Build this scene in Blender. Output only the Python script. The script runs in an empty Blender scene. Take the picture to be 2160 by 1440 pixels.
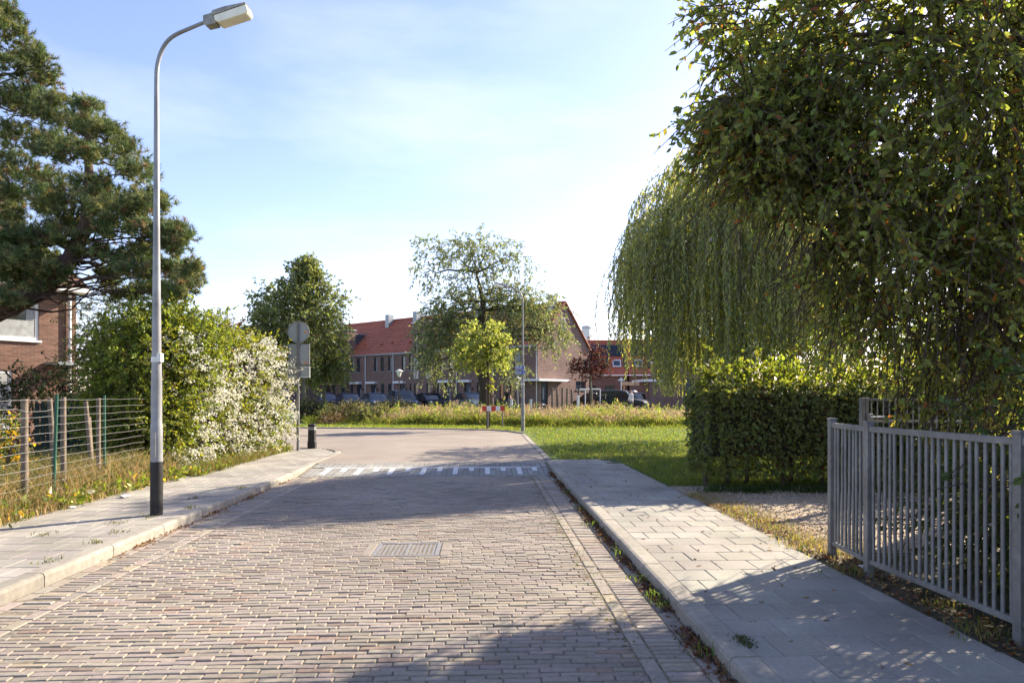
import bpy, bmesh, math, random
import numpy as np
from mathutils import Vector, Matrix

sc = bpy.context.scene
col = sc.collection
rad = math.radians
rng = np.random.default_rng(7)
random.seed(7)

# ------------------------------------------------------------------ camera
H = 1.5                                    # eye height above the carriageway
cam_d = bpy.data.cameras.new('camera')
cam = bpy.data.objects.new('camera', cam_d); col.objects.link(cam)
cam.location = (0, 0, H); cam.rotation_euler = (rad(90), 0, 0)
cam_d.sensor_width = 36; cam_d.lens = 24; cam_d.shift_y = 0.0519
cam_d.clip_start = 0.05; cam_d.clip_end = 2000
sc.camera = cam

# ------------------------------------------------------------------ sky and sun
SUN_AZ, SUN_EL = rad(52.0), rad(32.0)      # azimuth from +Y towards +X
SUN = Vector((math.sin(SUN_AZ)*math.cos(SUN_EL), math.cos(SUN_AZ)*math.cos(SUN_EL), math.sin(SUN_EL)))
world = bpy.data.worlds.new('World'); sc.world = world; world.use_nodes = True
wn = world.node_tree; wn.nodes.clear()
def N(tree, typ, **kw):
    n = tree.nodes.new(typ)
    for k, v in kw.items(): setattr(n, k, v)
    return n
sky = N(wn, 'ShaderNodeTexSky', sky_type='NISHITA', sun_disc=False, sun_elevation=SUN_EL, sun_rotation=SUN_AZ,
        altitude=0, air_density=1.0, dust_density=.6, ozone_density=3.0)
bg = N(wn, 'ShaderNodeBackground'); bg.inputs['Strength'].default_value = 0.098
wo = N(wn, 'ShaderNodeOutputWorld')
# thin high cirrus: a stretched noise on the view direction lifts the sky colour a little
tc = N(wn, 'ShaderNodeTexCoord'); mp = N(wn, 'ShaderNodeMapping')
mp.inputs['Scale'].default_value = (1.3, 1.3, 5.0); mp.inputs['Rotation'].default_value = (0.25, 0.1, 0.4)
nz = N(wn, 'ShaderNodeTexNoise'); nz.inputs['Scale'].default_value = 1.6; nz.inputs['Detail'].default_value = 6; nz.inputs['Roughness'].default_value = 0.55
cr = N(wn, 'ShaderNodeValToRGB'); cr.color_ramp.elements[0].position = 0.48; cr.color_ramp.elements[1].position = 0.78
cr.color_ramp.elements[0].color = (.0, .0, .0, 1); cr.color_ramp.elements[1].color = (.20, .20, .20, 1)
mx = N(wn, 'ShaderNodeMix', data_type='RGBA'); mx.inputs['B'].default_value = (6.6, 6.3, 6.3, 1)
wn.links.new(tc.outputs['Generated'], mp.inputs['Vector']); wn.links.new(mp.outputs['Vector'], nz.inputs['Vector'])
wn.links.new(nz.outputs['Fac'], cr.inputs['Fac']); wn.links.new(cr.outputs['Color'], mx.inputs['Factor'])
tn = N(wn, 'ShaderNodeMix', data_type='RGBA', blend_type='MULTIPLY'); tn.inputs['Factor'].default_value = 1; tn.inputs['B'].default_value = (1.15, .955, 1.0, 1)
wn.links.new(sky.outputs['Color'], tn.inputs['A']); wn.links.new(tn.outputs['Result'], mx.inputs['A']); wn.links.new(mx.outputs['Result'], bg.inputs['Color'])
wn.links.new(bg.outputs['Background'], wo.inputs['Surface'])
sun_d = bpy.data.lights.new('sun', 'SUN'); sun_d.energy = 4.6; sun_d.angle = rad(0.53); sun_d.color = (1, .87, .68)
sun = bpy.data.objects.new('sun', sun_d); col.objects.link(sun)
sun.rotation_euler = (-SUN).to_track_quat('-Z', 'Y').to_euler()
sc.view_settings.view_transform = 'Standard'; sc.view_settings.look = 'None'
sc.view_settings.exposure = 1.7; sc.view_settings.gamma = 1
sc.render.engine = 'CYCLES'
cy = sc.cycles
cy.max_bounces = 7; cy.diffuse_bounces = 3; cy.glossy_bounces = 3; cy.transmission_bounces = 5; cy.transparent_max_bounces = 6
cy.use_denoising = True; cy.caustics_reflective = False; cy.caustics_refractive = False
cy.use_adaptive_sampling = True; cy.adaptive_threshold = 0.015

# ------------------------------------------------------------------ materials
def L(*c):                                  # sRGB 0..255 -> linear
    o = []
    for v in c:
        v /= 255.0
        o.append(v/12.92 if v <= .04045 else ((v+.055)/1.055)**2.4)
    return tuple(o)
def bsdf(name):
    m = bpy.data.materials.new(name); m.use_nodes = True
    t = m.node_tree; t.nodes.clear()
    o = N(t, 'ShaderNodeOutputMaterial'); b = N(t, 'ShaderNodeBsdfPrincipled')
    t.links.new(b.outputs['BSDF'], o.inputs['Surface'])
    return m, t, b, o
def mulmix(t, a, b):
    m = N(t, 'ShaderNodeMix', data_type='RGBA', blend_type='MULTIPLY'); m.inputs['Factor'].default_value = 1
    t.links.new(a, m.inputs['A']); t.links.new(b, m.inputs['B']); return m.outputs['Result']
def mat(name, c, rough=.8, var=.18, scale=6., bump=0., bscale=80., metal=0., tint=False, spec=.4, var2=0., scale2=.6, coat=0.):
    """plain procedural surface: two octaves of colour variation, fine bump, optional per-face tint"""
    m, t, b, o = bsdf(name)
    g = N(t, 'ShaderNodeNewGeometry')
    nz = N(t, 'ShaderNodeTexNoise'); nz.inputs['Scale'].default_value = scale; nz.inputs['Detail'].default_value = 5
    t.links.new(g.outputs['Position'], nz.inputs['Vector'])
    r = N(t, 'ShaderNodeValToRGB')
    r.color_ramp.elements[0].position = .3; r.color_ramp.elements[1].position = .7
    r.color_ramp.elements[0].color = (*[v*(1-var) for v in c], 1); r.color_ramp.elements[1].color = (*[min(v*(1+var), 1) for v in c], 1)
    t.links.new(nz.outputs['Fac'], r.inputs['Fac']); out = r.outputs['Color']
    if var2:
        n2 = N(t, 'ShaderNodeTexNoise'); n2.inputs['Scale'].default_value = scale2; n2.inputs['Detail'].default_value = 3
        t.links.new(g.outputs['Position'], n2.inputs['Vector'])
        r2 = N(t, 'ShaderNodeValToRGB'); r2.color_ramp.elements[0].position = .35; r2.color_ramp.elements[1].position = .65
        r2.color_ramp.elements[0].color = (1-var2,)*3+(1,); r2.color_ramp.elements[1].color = (1, 1, 1, 1)
        t.links.new(n2.outputs['Fac'], r2.inputs['Fac']); out = mulmix(t, out, r2.outputs['Color'])
    if tint:
        a = N(t, 'ShaderNodeAttribute', attribute_name='tint'); out = mulmix(t, out, a.outputs['Color'])
    t.links.new(out, b.inputs['Base Color'])
    b.inputs['Roughness'].default_value = rough; b.inputs['Metallic'].default_value = metal
    b.inputs['Specular IOR Level'].default_value = spec
    if coat: b.inputs['Coat Weight'].default_value = coat; b.inputs['Coat Roughness'].default_value = .08
    if bump:
        nb = N(t, 'ShaderNodeTexNoise'); nb.inputs['Scale'].default_value = bscale; nb.inputs['Detail'].default_value = 4
        t.links.new(g.outputs['Position'], nb.inputs['Vector'])
        bp = N(t, 'ShaderNodeBump'); bp.inputs['Strength'].default_value = bump; bp.inputs['Distance'].default_value = .01
        t.links.new(nb.outputs['Fac'], bp.inputs['Height']); t.links.new(bp.outputs['Normal'], b.inputs['Normal'])
    return m
def leafmat(name, trans=.42, rough=.5, warm=(1.5, 1.35, .55), spec=.35):
    """leaf: colour comes per leaf from 'tint'; part of the light passes through"""
    m, t, b, o = bsdf(name)
    a = N(t, 'ShaderNodeAttribute', attribute_name='tint')
    t.links.new(a.outputs['Color'], b.inputs['Base Color'])
    b.inputs['Roughness'].default_value = rough; b.inputs['Specular IOR Level'].default_value = spec
    tr = N(t, 'ShaderNodeBsdfTranslucent')
    w = N(t, 'ShaderNodeMix', data_type='RGBA', blend_type='MULTIPLY'); w.inputs['Factor'].default_value = 1
    w.inputs['B'].default_value = (*warm, 1); w.clamp_result = False
    t.links.new(a.outputs['Color'], w.inputs['A']); t.links.new(w.outputs['Result'], tr.inputs['Color'])
    ms = N(t, 'ShaderNodeMixShader'); ms.inputs['Fac'].default_value = trans
    t.links.new(b.outputs['BSDF'], ms.inputs[1]); t.links.new(tr.outputs['BSDF'], ms.inputs[2])
    t.links.new(ms.outputs['Shader'], o.inputs['Surface'])
    return m
def brickmat(name, c1, c2, mortar, bw=.22, bh=.065, bump=.5, uvrot=None):
    """masonry too far off to pick bricks apart; object coordinates, x along the wall and z up"""
    m, t, b, o = bsdf(name)
    tcn = N(t, 'ShaderNodeTexCoord'); g = N(t, 'ShaderNodeSeparateXYZ'); cmb = N(t, 'ShaderNodeCombineXYZ')
    add = N(t, 'ShaderNodeMath', operation='ADD')
    t.links.new(tcn.outputs['Object'], g.inputs[0])
    t.links.new(g.outputs['X'], add.inputs[0]); t.links.new(g.outputs['Y'], add.inputs[1])
    t.links.new(add.outputs[0], cmb.inputs['X'])
    t.links.new(g.outputs['Z'], cmb.inputs['Y'])
    br = N(t, 'ShaderNodeTexBrick')
    br.inputs['Scale'].default_value = 1; br.inputs['Brick Width'].default_value = bw; br.inputs['Row Height'].default_value = bh
    br.inputs['Mortar Size'].default_value = .008; br.inputs['Color1'].default_value = (*c1, 1); br.inputs['Color2'].default_value = (*c2, 1)
    br.inputs['Mortar'].default_value = (*mortar, 1)
    t.links.new(cmb.outputs[0], br.inputs['Vector'])
    n2 = N(t, 'ShaderNodeTexNoise'); n2.inputs['Scale'].default_value = 1.1; n2.inputs['Detail'].default_value = 5
    t.links.new(tcn.outputs['Object'], n2.inputs['Vector'])
    r2 = N(t, 'ShaderNodeValToRGB'); r2.color_ramp.elements[0].position = .3; r2.color_ramp.elements[1].position = .7
    r2.color_ramp.elements[0].color = (.74, .74, .74, 1); r2.color_ramp.elements[1].color = (1.0, 1.0, 1.0, 1)
    t.links.new(n2.outputs['Fac'], r2.inputs['Fac'])
    mp_ = N(t, 'ShaderNodeMapping'); mp_.inputs['Scale'].default_value = (2.2, 15, 1); n3 = N(t, 'ShaderNodeTexNoise'); n3.inputs['Scale'].default_value = 1; n3.inputs['Detail'].default_value = 3
    t.links.new(cmb.outputs[0], mp_.inputs['Vector']); t.links.new(mp_.outputs['Vector'], n3.inputs['Vector'])
    r3 = N(t, 'ShaderNodeValToRGB'); r3.color_ramp.elements[0].position = .35; r3.color_ramp.elements[1].position = .72
    r3.color_ramp.elements[0].color = (.86, .85, .85, 1); r3.color_ramp.elements[1].color = (1.45, 1.5, 1.52, 1)  # pale streaks of grazing sunlight, painted into the brick colour
    t.links.new(n3.outputs['Fac'], r3.inputs['Fac'])
    t.links.new(mulmix(t, mulmix(t, br.outputs['Color'], r2.outputs['Color']), r3.outputs['Color']), b.inputs['Base Color'])
    b.inputs['Roughness'].default_value = .85; b.inputs['Specular IOR Level'].default_value = .25
    bp = N(t, 'ShaderNodeBump', invert=True); bp.inputs['Strength'].default_value = bump; bp.inputs['Distance'].default_value = .012
    t.links.new(br.outputs['Fac'], bp.inputs['Height']); t.links.new(bp.outputs['Normal'], b.inputs['Normal'])
    return m
def glassmat(name, c=(.02, .025, .03), rough=.06):
    m, t, b, o = bsdf(name)
    g = N(t, 'ShaderNodeNewGeometry'); nz = N(t, 'ShaderNodeTexNoise'); nz.inputs['Scale'].default_value = 1.4
    t.links.new(g.outputs['Position'], nz.inputs['Vector'])
    r = N(t, 'ShaderNodeValToRGB'); r.color_ramp.elements[0].color = (*[v*.6 for v in c], 1); r.color_ramp.elements[1].color = (*[v*1.6 for v in c], 1)
    t.links.new(nz.outputs['Fac'], r.inputs['Fac']); t.links.new(r.outputs['Color'], b.inputs['Base Color'])
    b.inputs['Roughness'].default_value = rough; b.inputs['Specular IOR Level'].default_value = .8
    return m
M = {}
M['road_brick'] = mat('road_brick', (.270, .231, .190), .78, .14, 30, .35, 160, tint=True, var2=.30, scale2=.55, spec=.35)
M['joint'] = mat('sand_joint', (.20, .165, .12), .95, .35, 25, .5, 200, var2=.35, scale2=2.2)
M['gutter'] = mat('gutter_brick', (.275, .240, .198), .8, .16, 26, .3, 150, tint=True, var2=.15, scale2=.8)
M['tile'] = mat('concrete_tile', (.31, .29, .252), .82, .10, 40, .25, 260, tint=True, var2=.32, scale2=1.3, spec=.35)
M['tile_joint'] = mat('dark_joint', (.085, .078, .062), .95, .3, 25, .4, 200)
M['kerb'] = mat('kerb_concrete', (.31, .285, .24), .85, .16, 18, .35, 180, tint=True, var2=.22, scale2=1.5)
M['paver'] = mat('grey_paver', (.25, .245, .225), .85, .14, 30, .3, 160, tint=True, var2=.15)
M['white_paver'] = mat('white_paver', (.60, .61, .60), .8, .08, 20, .2, 160, var2=.12, scale2=3)
M['soil'] = mat('soil', (.10, .085, .05), .95, .4, 3, .6, 40, var2=.4, scale2=.4)
M['turf'] = mat('turf', (.075, .125, .028), .95, .35, 5, .8, 90, var2=.35, scale2=.5)
M['galv'] = mat('galvanised_steel', (.235, .233, .225), .5, .14, 22, .12, 120, metal=.3, var2=.30, scale2=3.2)
M['pole_grey'] = mat('pole_grey', (.29, .295, .30), .45, .10, 9, .05, 60, metal=.25, var2=.28, scale2=3.5)
M['black_paint'] = mat('black_paint', (.018, .017, .018), .55, .3, 12, .2, 120, var2=.3, scale2=6)
M['sign_back'] = mat('sign_back', (.30, .325, .33), .5, .06, 6, 0, 60, metal=.1)
M['sign_edge'] = mat('sign_edge', (.62, .64, .62), .4, .05, 6)
M['orange'] = mat('orange_sticker', (.75, .24, .02), .5, .05, 6)
M['wood'] = mat('grey_wood', (.20, .16, .12), .9, .3, 20, .5, 90, var2=.3, scale2=5)
M['green_steel'] = mat('green_steel', (.018, .085, .055), .5, .1, 10)
M['wire'] = mat('wire', (.42, .42, .40), .35, .1, 20, metal=.5)
M['white'] = mat('white_paint', (.78, .78, .77), .5, .04, 5, var2=.06, scale2=2)
M['lamp_glass'] = mat('lamp_cover', (.90, .86, .72), .25, .06, 9, var2=.12, scale2=7, spec=.5)
M['lamp_head'] = mat('lamp_housing', (.36, .35, .33), .6, .25, 14, .2, 90, var2=.3, scale2=9)
M['rust_red'] = mat('red_paint', (.55, .06, .04), .5, .08, 8)
M['sign_blue'] = mat('sign_blue', (.03, .10, .42), .4, .06, 5)
M['bark'] = mat('bark', (.085, .062, .045), .95, .4, 14, .9, 40, var2=.3, scale2=3)
M['pine_bark'] = mat('pine_bark', (.085, .055, .042), .95, .4, 12, .9, 35, var2=.35, scale2=3)
M['pale_bark'] = mat('pale_bark', (.17, .165, .115), .9, .3, 14, .5, 40, var2=.3, scale2=4)
M['leaf'] = leafmat('leaf', .5)
M['leaf_big'] = leafmat('leaf_big', .62, .45, (1.7, 1.55, .65), .4)
M['leaf_thin'] = leafmat('leaf_thin', .55, .55, (1.6, 1.45, .6), .25)
M['leaf_dull'] = leafmat('leaf_dull', .28, .6, (1.4, 1.25, .5), .25)
M['leaf_grey'] = leafmat('leaf_grey', .48, .45, (1.4, 1.3, .6), .5)
M['needle'] = leafmat('needle', .22, .6, (1.3, 1.2, .6), .2)
M['petal'] = leafmat('petal', .35, .6, (1, 1, .95), .2)
M['straw'] = leafmat('straw', .4, .7, (1.2, 1.05, .7), .2)
M['house_brick'] = brickmat('house_brick', (.215, .128, .104), (.17, .10, .082), (.24, .19, .165))
M['old_brick'] = brickmat('old_brick', (.20, .10, .068), (.145, .07, .05), (.18, .15, .125))
M['roof_tile'] = mat('clay_roof_tile', (.40, .125, .068), .65, .16, 3, .25, 30, tint=True, var2=.14, scale2=.7)
M['old_roof'] = mat('old_roof_tile', (.15, .075, .055), .75, .25, 3, .3, 30, tint=True, var2=.3, scale2=.9)
M['slate'] = mat('dark_cladding', (.055, .065, .078), .55, .12, 4, .1, 60, var2=.1)
M['solar'] = mat('solar_panel', (.012, .017, .028), .35, .1, 2, var2=.1)
M['zinc'] = mat('zinc', (.30, .33, .34), .45, .12, 3, .05, 60, metal=.4)
M['dark_frame'] = mat('dark_frame', (.05, .06, .065), .5, .1, 5)
M['glass'] = glassmat('window_glass', (.03, .04, .045))
M['carglass'] = glassmat('car_glass', (.015, .02, .024), .04)
M['curtain'] = mat('net_curtain', (.32, .335, .335), .8, .15, 9, .2, 30, var2=.2, scale2=5)
M['warm_curtain'] = mat('warm_curtain', (.72, .36, .16), .8, .1, 6)
M['door_blue'] = mat('door_blue', (.022, .033, .052), .45, .06, 4)
M['rubber'] = mat('rubber', (.02, .02, .021), .85, .15, 20)
M['alloy'] = mat('alloy', (.5, .51, .52), .35, .06, 12, metal=.7)
M['plate'] = mat('yellow_plate', (.75, .48, .03), .5, .03, 6)
M['headlight'] = mat('headlight', (.70, .74, .78), .15, .1, 15, spec=.8)
M['taillight'] = mat('taillight', (.35, .015, .012), .2, .1, 12)
M['iron'] = mat('cast_iron', (.27, .26, .245), .5, .2, 25, .3, 120, metal=.45)
M['dark_void'] = mat('drain_black', (.022, .02, .018), .95, .3, 12)
M['paper'] = mat('paper_litter', (.75, .74, .72), .8, .06, 20)

# ------------------------------------------------------------------ mesh helpers
def link(o, parent=None):
    col.objects.link(o)
    if parent is not None: o.parent = parent
    return o
def tag(o, label=None, cat=None, group=None, kind=None):
    if label: o['label'] = label
    if cat: o['category'] = cat
    if group: o['group'] = group
    if kind: o['kind'] = kind
    return o
def empty(name, loc=(0, 0, 0), rz=0.):
    o = bpy.data.objects.new(name, None); o.location = loc; o.rotation_euler = (0, 0, rz); o.empty_display_size = .2
    return link(o)
def np_mesh(name, V, F, tint=None, smooth=False):
    """V (n,3), F (m,k) equal-sided faces, tint (m,3) per face"""
    me = bpy.data.meshes.new(name)
    V = np.ascontiguousarray(V, dtype=np.float32); F = np.ascontiguousarray(F, dtype=np.int32)
    m, k = F.shape
    me.vertices.add(len(V)); me.vertices.foreach_set('co', V.ravel())
    me.loops.add(m*k); me.loops.foreach_set('vertex_index', F.ravel())
    me.polygons.add(m); me.polygons.foreach_set('loop_start', np.arange(0, m*k, k, dtype=np.int32))
    if tint is not None:
        a = me.attributes.new('tint', 'FLOAT_COLOR', 'FACE')
        c = np.ones((m, 4), dtype=np.float32); c[:, :3] = np.clip(tint, 0, 1.6); a.data.foreach_set('color', c.ravel())
    me.polygons.foreach_set('use_smooth', np.full(m, smooth, dtype=bool))
    me.update(calc_edges=True)
    return me
def obj(name, me, m, parent=None, loc=None, rot=None):
    if m is not None and not me.materials: me.materials.append(M[m] if isinstance(m, str) else m)
    o = bpy.data.objects.new(name, me)
    if loc is not None: o.location = loc
    if rot is not None: o.rotation_euler = rot
    return link(o, parent)
class MB:
    """collects boxes, tubes, prisms ... ; build() links them as ONE mesh object"""
    def __init__(s): s.v = []; s.f = []; s.t = []; s.mi = []
    def add(s, vs, fs, tint=(1, 1, 1), mi=0):
        n = len(s.v); s.v += [tuple(v) for v in vs]
        for f in fs: s.f.append([i+n for i in f]); s.t.append(tint); s.mi.append(mi)
        return s
    def box(s, c, d, rz=0., tint=(1, 1, 1), mi=0, R=None):
        hx, hy, hz = d[0]/2, d[1]/2, d[2]/2
        P = [(-hx, -hy, -hz), (hx, -hy, -hz), (hx, hy, -hz), (-hx, hy, -hz), (-hx, -hy, hz), (hx, -hy, hz), (hx, hy, hz), (-hx, hy, hz)]
        Rm = R if R is not None else Matrix.Rotation(rz, 3, 'Z')
        return s.add([Rm @ Vector(p) + Vector(c) for p in P],
                     [(0, 3, 2, 1), (4, 5, 6, 7), (0, 1, 5, 4), (1, 2, 6, 5), (2, 3, 7, 6), (3, 0, 4, 7)], tint, mi)
    def b2(s, a, b, **k):
        return s.box([(a[i]+b[i])/2 for i in range(3)], [abs(b[i]-a[i]) for i in range(3)], **k)
    def tube(s, pts, r, n=8, caps=True, tint=(1, 1, 1), mi=0):
        pts = [Vector(p) for p in pts]
        if not hasattr(r, '__len__'): r = [r]*len(pts)
        vs = []; fs = []; up = None
        for i, p in enumerate(pts):
            d = (pts[min(i+1, len(pts)-1)] - pts[max(i-1, 0)])
            d = d.normalized() if d.length > 1e-9 else Vector((0, 0, 1))
            if up is None: up = Vector((1, 0, 0)) if abs(d.x) < .8 else Vector((0, 1, 0))
            a = (up - d*up.dot(d)).normalized(); b = d.cross(a); up = a
            for j in range(n):
                t = 2*math.pi*j/n
                vs.append(p + (a*math.cos(t) + b*math.sin(t))*r[i])
        for i in range(len(pts)-1):
            for j in range(n):
                k = (j+1) % n
                fs.append((i*n+j, i*n+k, (i+1)*n+k, (i+1)*n+j))
        if caps: fs += [tuple(range(n-1, -1, -1)), tuple(range((len(pts)-1)*n, len(pts)*n))]
        return s.add(vs, fs, tint, mi)
    def prism(s, poly, y0, y1, tint=(1, 1, 1), mi=0, M4=None):
        """outline in (x,z), extruded along y"""
        n = len(poly)
        vs = [Vector((p[0], y0, p[1])) for p in poly] + [Vector((p[0], y1, p[1])) for p in poly]
        if M4 is not None: vs = [M4 @ v for v in vs]
        fs = [tuple(range(n)), tuple(range(2*n-1, n-1, -1))] + [(i, i+n, (i+1) % n+n, (i+1) % n) for i in range(n)]
        return s.add(vs, fs, tint, mi)
    def lathe(s, prof, n=16, c=(0, 0, 0), tint=(1, 1, 1), mi=0):
        vs = []; fs = []
        for r, z in prof:
            for j in range(n):
                t = 2*math.pi*j/n; vs.append((c[0]+r*math.cos(t), c[1]+r*math.sin(t), c[2]+z))
        for i in range(len(prof)-1):
            for j in range(n):
                k = (j+1) % n; fs.append((i*n+j, i*n+k, (i+1)*n+k, (i+1)*n+j))
        fs += [tuple(range(n-1, -1, -1)), tuple(range((len(prof)-1)*n, len(prof)*n))]
        return s.add(vs, fs, tint, mi)
    def mesh(s, name, smooth=False):
        me = bpy.data.meshes.new(name); me.from_pydata(s.v, [], s.f)
        if any(t != (1, 1, 1) for t in s.t) or True:
            a = me.attributes.new('tint', 'FLOAT_COLOR', 'FACE')
            c = np.ones((len(s.f), 4), dtype=np.float32); c[:, :3] = np.array(s.t, dtype=np.float32).reshape(-1, 3)
            a.data.foreach_set('color', c.ravel())
        me.polygons.foreach_set('material_index', np.array(s.mi, dtype=np.int32))
        me.polygons.foreach_set('use_smooth', np.full(len(s.f), smooth, dtype=bool))
        me.update()
        return me
    def build(s, name, m, parent=None, smooth=False, bevel=0., loc=None, rot=None):
        ms = m if isinstance(m, (list, tuple)) else [m]
        me = s.mesh(name, smooth)
        for q in ms: me.materials.append(M[q])
        o = obj(name, me, None, parent, loc, rot)
        if smooth:
            md = o.modifiers.new('split', 'EDGE_SPLIT'); md.split_angle = rad(40)
        if bevel:
            bv = o.modifiers.new('bevel', 'BEVEL'); bv.width = bevel; bv.segments = 2; bv.limit_method = 'ANGLE'
        return o
def at(px, D): return (px-1080)/1440*D      # sideways metres of a point seen at column px and D metres ahead
def zz(py, D): return H + (832-py)*D/1440   # its height
TH = math.atan(.041)                        # the road runs this much to the left of straight ahead
RC, RS = math.cos(TH), math.sin(TH)
def road(u, v, z=0.): return Vector((u*RC - v*RS, u*RS + v*RC, z))
U_L, U_R = -3.44, 1.31                      # kerb faces either side of the carriageway
ROT = Matrix.Rotation(TH, 3, 'Z')

def unit(v): return v/np.maximum(np.linalg.norm(v, axis=-1, keepdims=True), 1e-9)
def leaf_mesh(name, P, A, S, l, w, colr, fold=.18, shape=6):
    """P base, A axis, S sideways unit vectors, l length, w width -> one polygon per leaf"""
    n = len(P); l = np.broadcast_to(l, (n,))[:, None]; w = np.broadcast_to(w, (n,))[:, None]
    Nn = np.cross(A, S)
    if shape == 4:
        V = np.stack([P, P+A*l*.5+S*w*.5+Nn*w*fold, P+A*l, P+A*l*.5-S*w*.5+Nn*w*fold], 1)
    elif shape == 3:
        V = np.stack([P-S*w*.5, P+S*w*.5, P+A*l], 1)
    else:
        q = Nn*w*fold
        V = np.stack([P, P+A*l*.28+S*w*.45+q, P+A*l*.66+S*w*.42+q, P+A*l-Nn*l*.08, P+A*l*.66-S*w*.42+q, P+A*l*.28-S*w*.45+q], 1)
    k = V.shape[1]
    return np_mesh(name, V.reshape(-1, 3), np.arange(n*k).reshape(n, k), colr)
def rand_dirs(n): return unit(rng.normal(size=(n, 3)))
def perp(A):
    r = rand_dirs(len(A)); return unit(np.cross(A, r))
def colours(n, base, var=.25, hue=.12, extra=()):
    c = np.array(base)[None, :] * (1 + var*rng.uniform(-1, 1, (n, 1))) * (1 + hue*rng.uniform(-1, 1, (n, 3)))
    for frac, cc in extra:
        k = rng.random(n) < frac; c[k] = np.array(cc)*(1+.25*rng.uniform(-1, 1, (k.sum(), 1)))
    return np.clip(c, 0.002, 1.5)
def in_blobs(n, blobs, shell=.45):
    """points in ellipsoids (cx,cy,cz,rx,ry,rz,weight), denser towards the surface; returns points and outward directions"""
    w = np.array([b[6] if len(b) > 6 else b[3]*b[4]*b[5] for b in blobs], float); w /= w.sum()
    idx = rng.choice(len(blobs), n, p=w)
    B = np.array([b[:6] for b in blobs], float)[idx]
    d = rand_dirs(n); r = rng.random(n)**shell
    r = r*(1+.16*np.sin(d[:, 0]*7+idx)*np.cos(d[:, 2]*6+d[:, 1]*5))
    return B[:, :3]+d*B[:, 3:]*r[:, None], unit(d*B[:, 3:]), idx
def grow(parent, blobs, n_twig, per, leaf_l, leaf_w, base, twig_len=.5, droop=.5, var=.25, hue=.12, extra=(), mat_leaf='leaf',
         shape=6, shell=.45, mask=None, name='foliage', twigs=True, spread=.8, gaps=None, leafmask=None):
    """crown of twigs: each a short drooping stem with leaves set along both sides"""
    P, O, _ = in_blobs(n_twig, blobs, shell)
    if mask is not None:
        k = mask(P); P = P[k]; O = O[k]
    if gaps:
        f_ = gaps[1]
        q = np.sin(P[:, 0]*f_+1.3)*np.sin(P[:, 1]*f_*1.1+.4)+np.sin(P[:, 2]*f_*1.2+P[:, 0]*f_*.6)*np.cos(P[:, 1]*f_*.8-P[:, 2]*f_*.5)
        k = q < gaps[0]; P = P[k]; O = O[k]
    n = len(P)
    D = unit(O*.8 + rand_dirs(n)*spread + np.array([0, 0, -droop*.4]))
    Ln = twig_len*rng.uniform(.55, 1.3, n)
    # light and dark clumps come from twig-level colour as well as the sun
    tw = 1+.22*np.sin(P[:, 0]*2.1+1)*np.sin(P[:, 1]*1.7)*np.sin(P[:, 2]*2.3)
    t = rng.uniform(.05, 1, (n, per))
    pos = P[:, None, :]+D[:, None, :]*(Ln[:, None]*t)[:, :, None]
    pos[:, :, 2] -= droop*Ln[:, None]*t*t*.55
    pos = pos.reshape(-1, 3)
    keep = np.ones(len(pos), bool) if leafmask is None else leafmask(pos)
    A = np.repeat(D, per, 0)*.45 + rand_dirs(n*per)*.75 + np.array([0, 0, -droop*.55])
    A = unit(A); S = perp(A)
    c = colours(n*per, base, var, hue, extra)*np.repeat(tw, per)[:, None]
    l = leaf_l*rng.uniform(.6, 1.25, n*per)
    me = leaf_mesh(name, pos[keep], A[keep], S[keep], l[keep], l[keep]*leaf_w, c[keep], shape=shape)
    o = obj(name, me, mat_leaf, parent)
    if parent is not None: o['kind'] = 'stuff'
    if twigs:
        Q = perp(D); R = np.cross(D, Q); r0 = .004+.008*twig_len
        e = P+D*Ln[:, None]; e[:, 2] -= droop*Ln*.55
        mid = P+D*Ln[:, None]*.5; mid[:, 2] -= droop*Ln*.14
        ring = []
        for cpt, rr in ((P, r0), (mid, r0*.7), (e, r0*.3)):
            for a in (0, 2.094, 4.189): ring.append(cpt+(Q*math.cos(a)+R*math.sin(a))*rr)
        V = np.stack(ring, 1)
        fs = []
        for i in (0, 3):
            for j in range(3): fs.append((i+j, i+(j+1) % 3, i+3+(j+1) % 3, i+3+j))
        F = (np.arange(n)[:, None, None]*9+np.array(fs)[None]).reshape(-1, 4)
        ot = obj('twigs', np_mesh('twigs', V.reshape(-1, 3), F), 'bark', parent); ot['kind'] = 'stuff'
    return P
def limbs(parent, trunk, ends, r0, r1=.015, m='bark', n=7, sag=.0, wob=.12, level=False):
    """tapered limbs leaving the trunk polyline towards end points"""
    T = [Vector(p) for p in trunk]
    out = []
    for e in ends:
        e = Vector(e)
        cand = [p for p in T if p.z < e.z+.2] or T[:1]
        best = min(T, key=lambda p: abs(p.z+.10*math.hypot(p.x-e.x, p.y-e.y)-e.z)) if level else min(cand, key=lambda p: (p-e).length - p.z*.25)
        mid = best.lerp(e, .5); mid.z += (e-best).length*(.12 - sag)
        w = (e-best).length*wob
        pts = []
        for i in range(7):
            t = i/6
            p = best*(1-t)**2 + mid*2*t*(1-t) + e*t*t
            if 0 < i < 6: p = p + Vector((random.uniform(-1, 1), random.uniform(-1, 1), random.uniform(-1, 1)))*w*.3
            pts.append(p)
        L_ = (e-best).length
        ra = min(r0, .012+.02*L_)
        out.append((pts, [ra*(1-t/6)**.8 + r1*(t/6) for t in range(7)]))
    mb = MB()
    for pts, rr in out: mb.tube(pts, rr, n, caps=False)
    o = mb.build('branches', m, parent); o['kind'] = 'stuff'
    for p in o.data.polygons: p.use_smooth = True
    return o
def trunk_mesh(parent, pts, radii, m='bark', n=12):
    o = MB().tube(pts, radii, n).build('trunk', m, parent)
    for p in o.data.polygons: p.use_smooth = True
    return o
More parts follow.
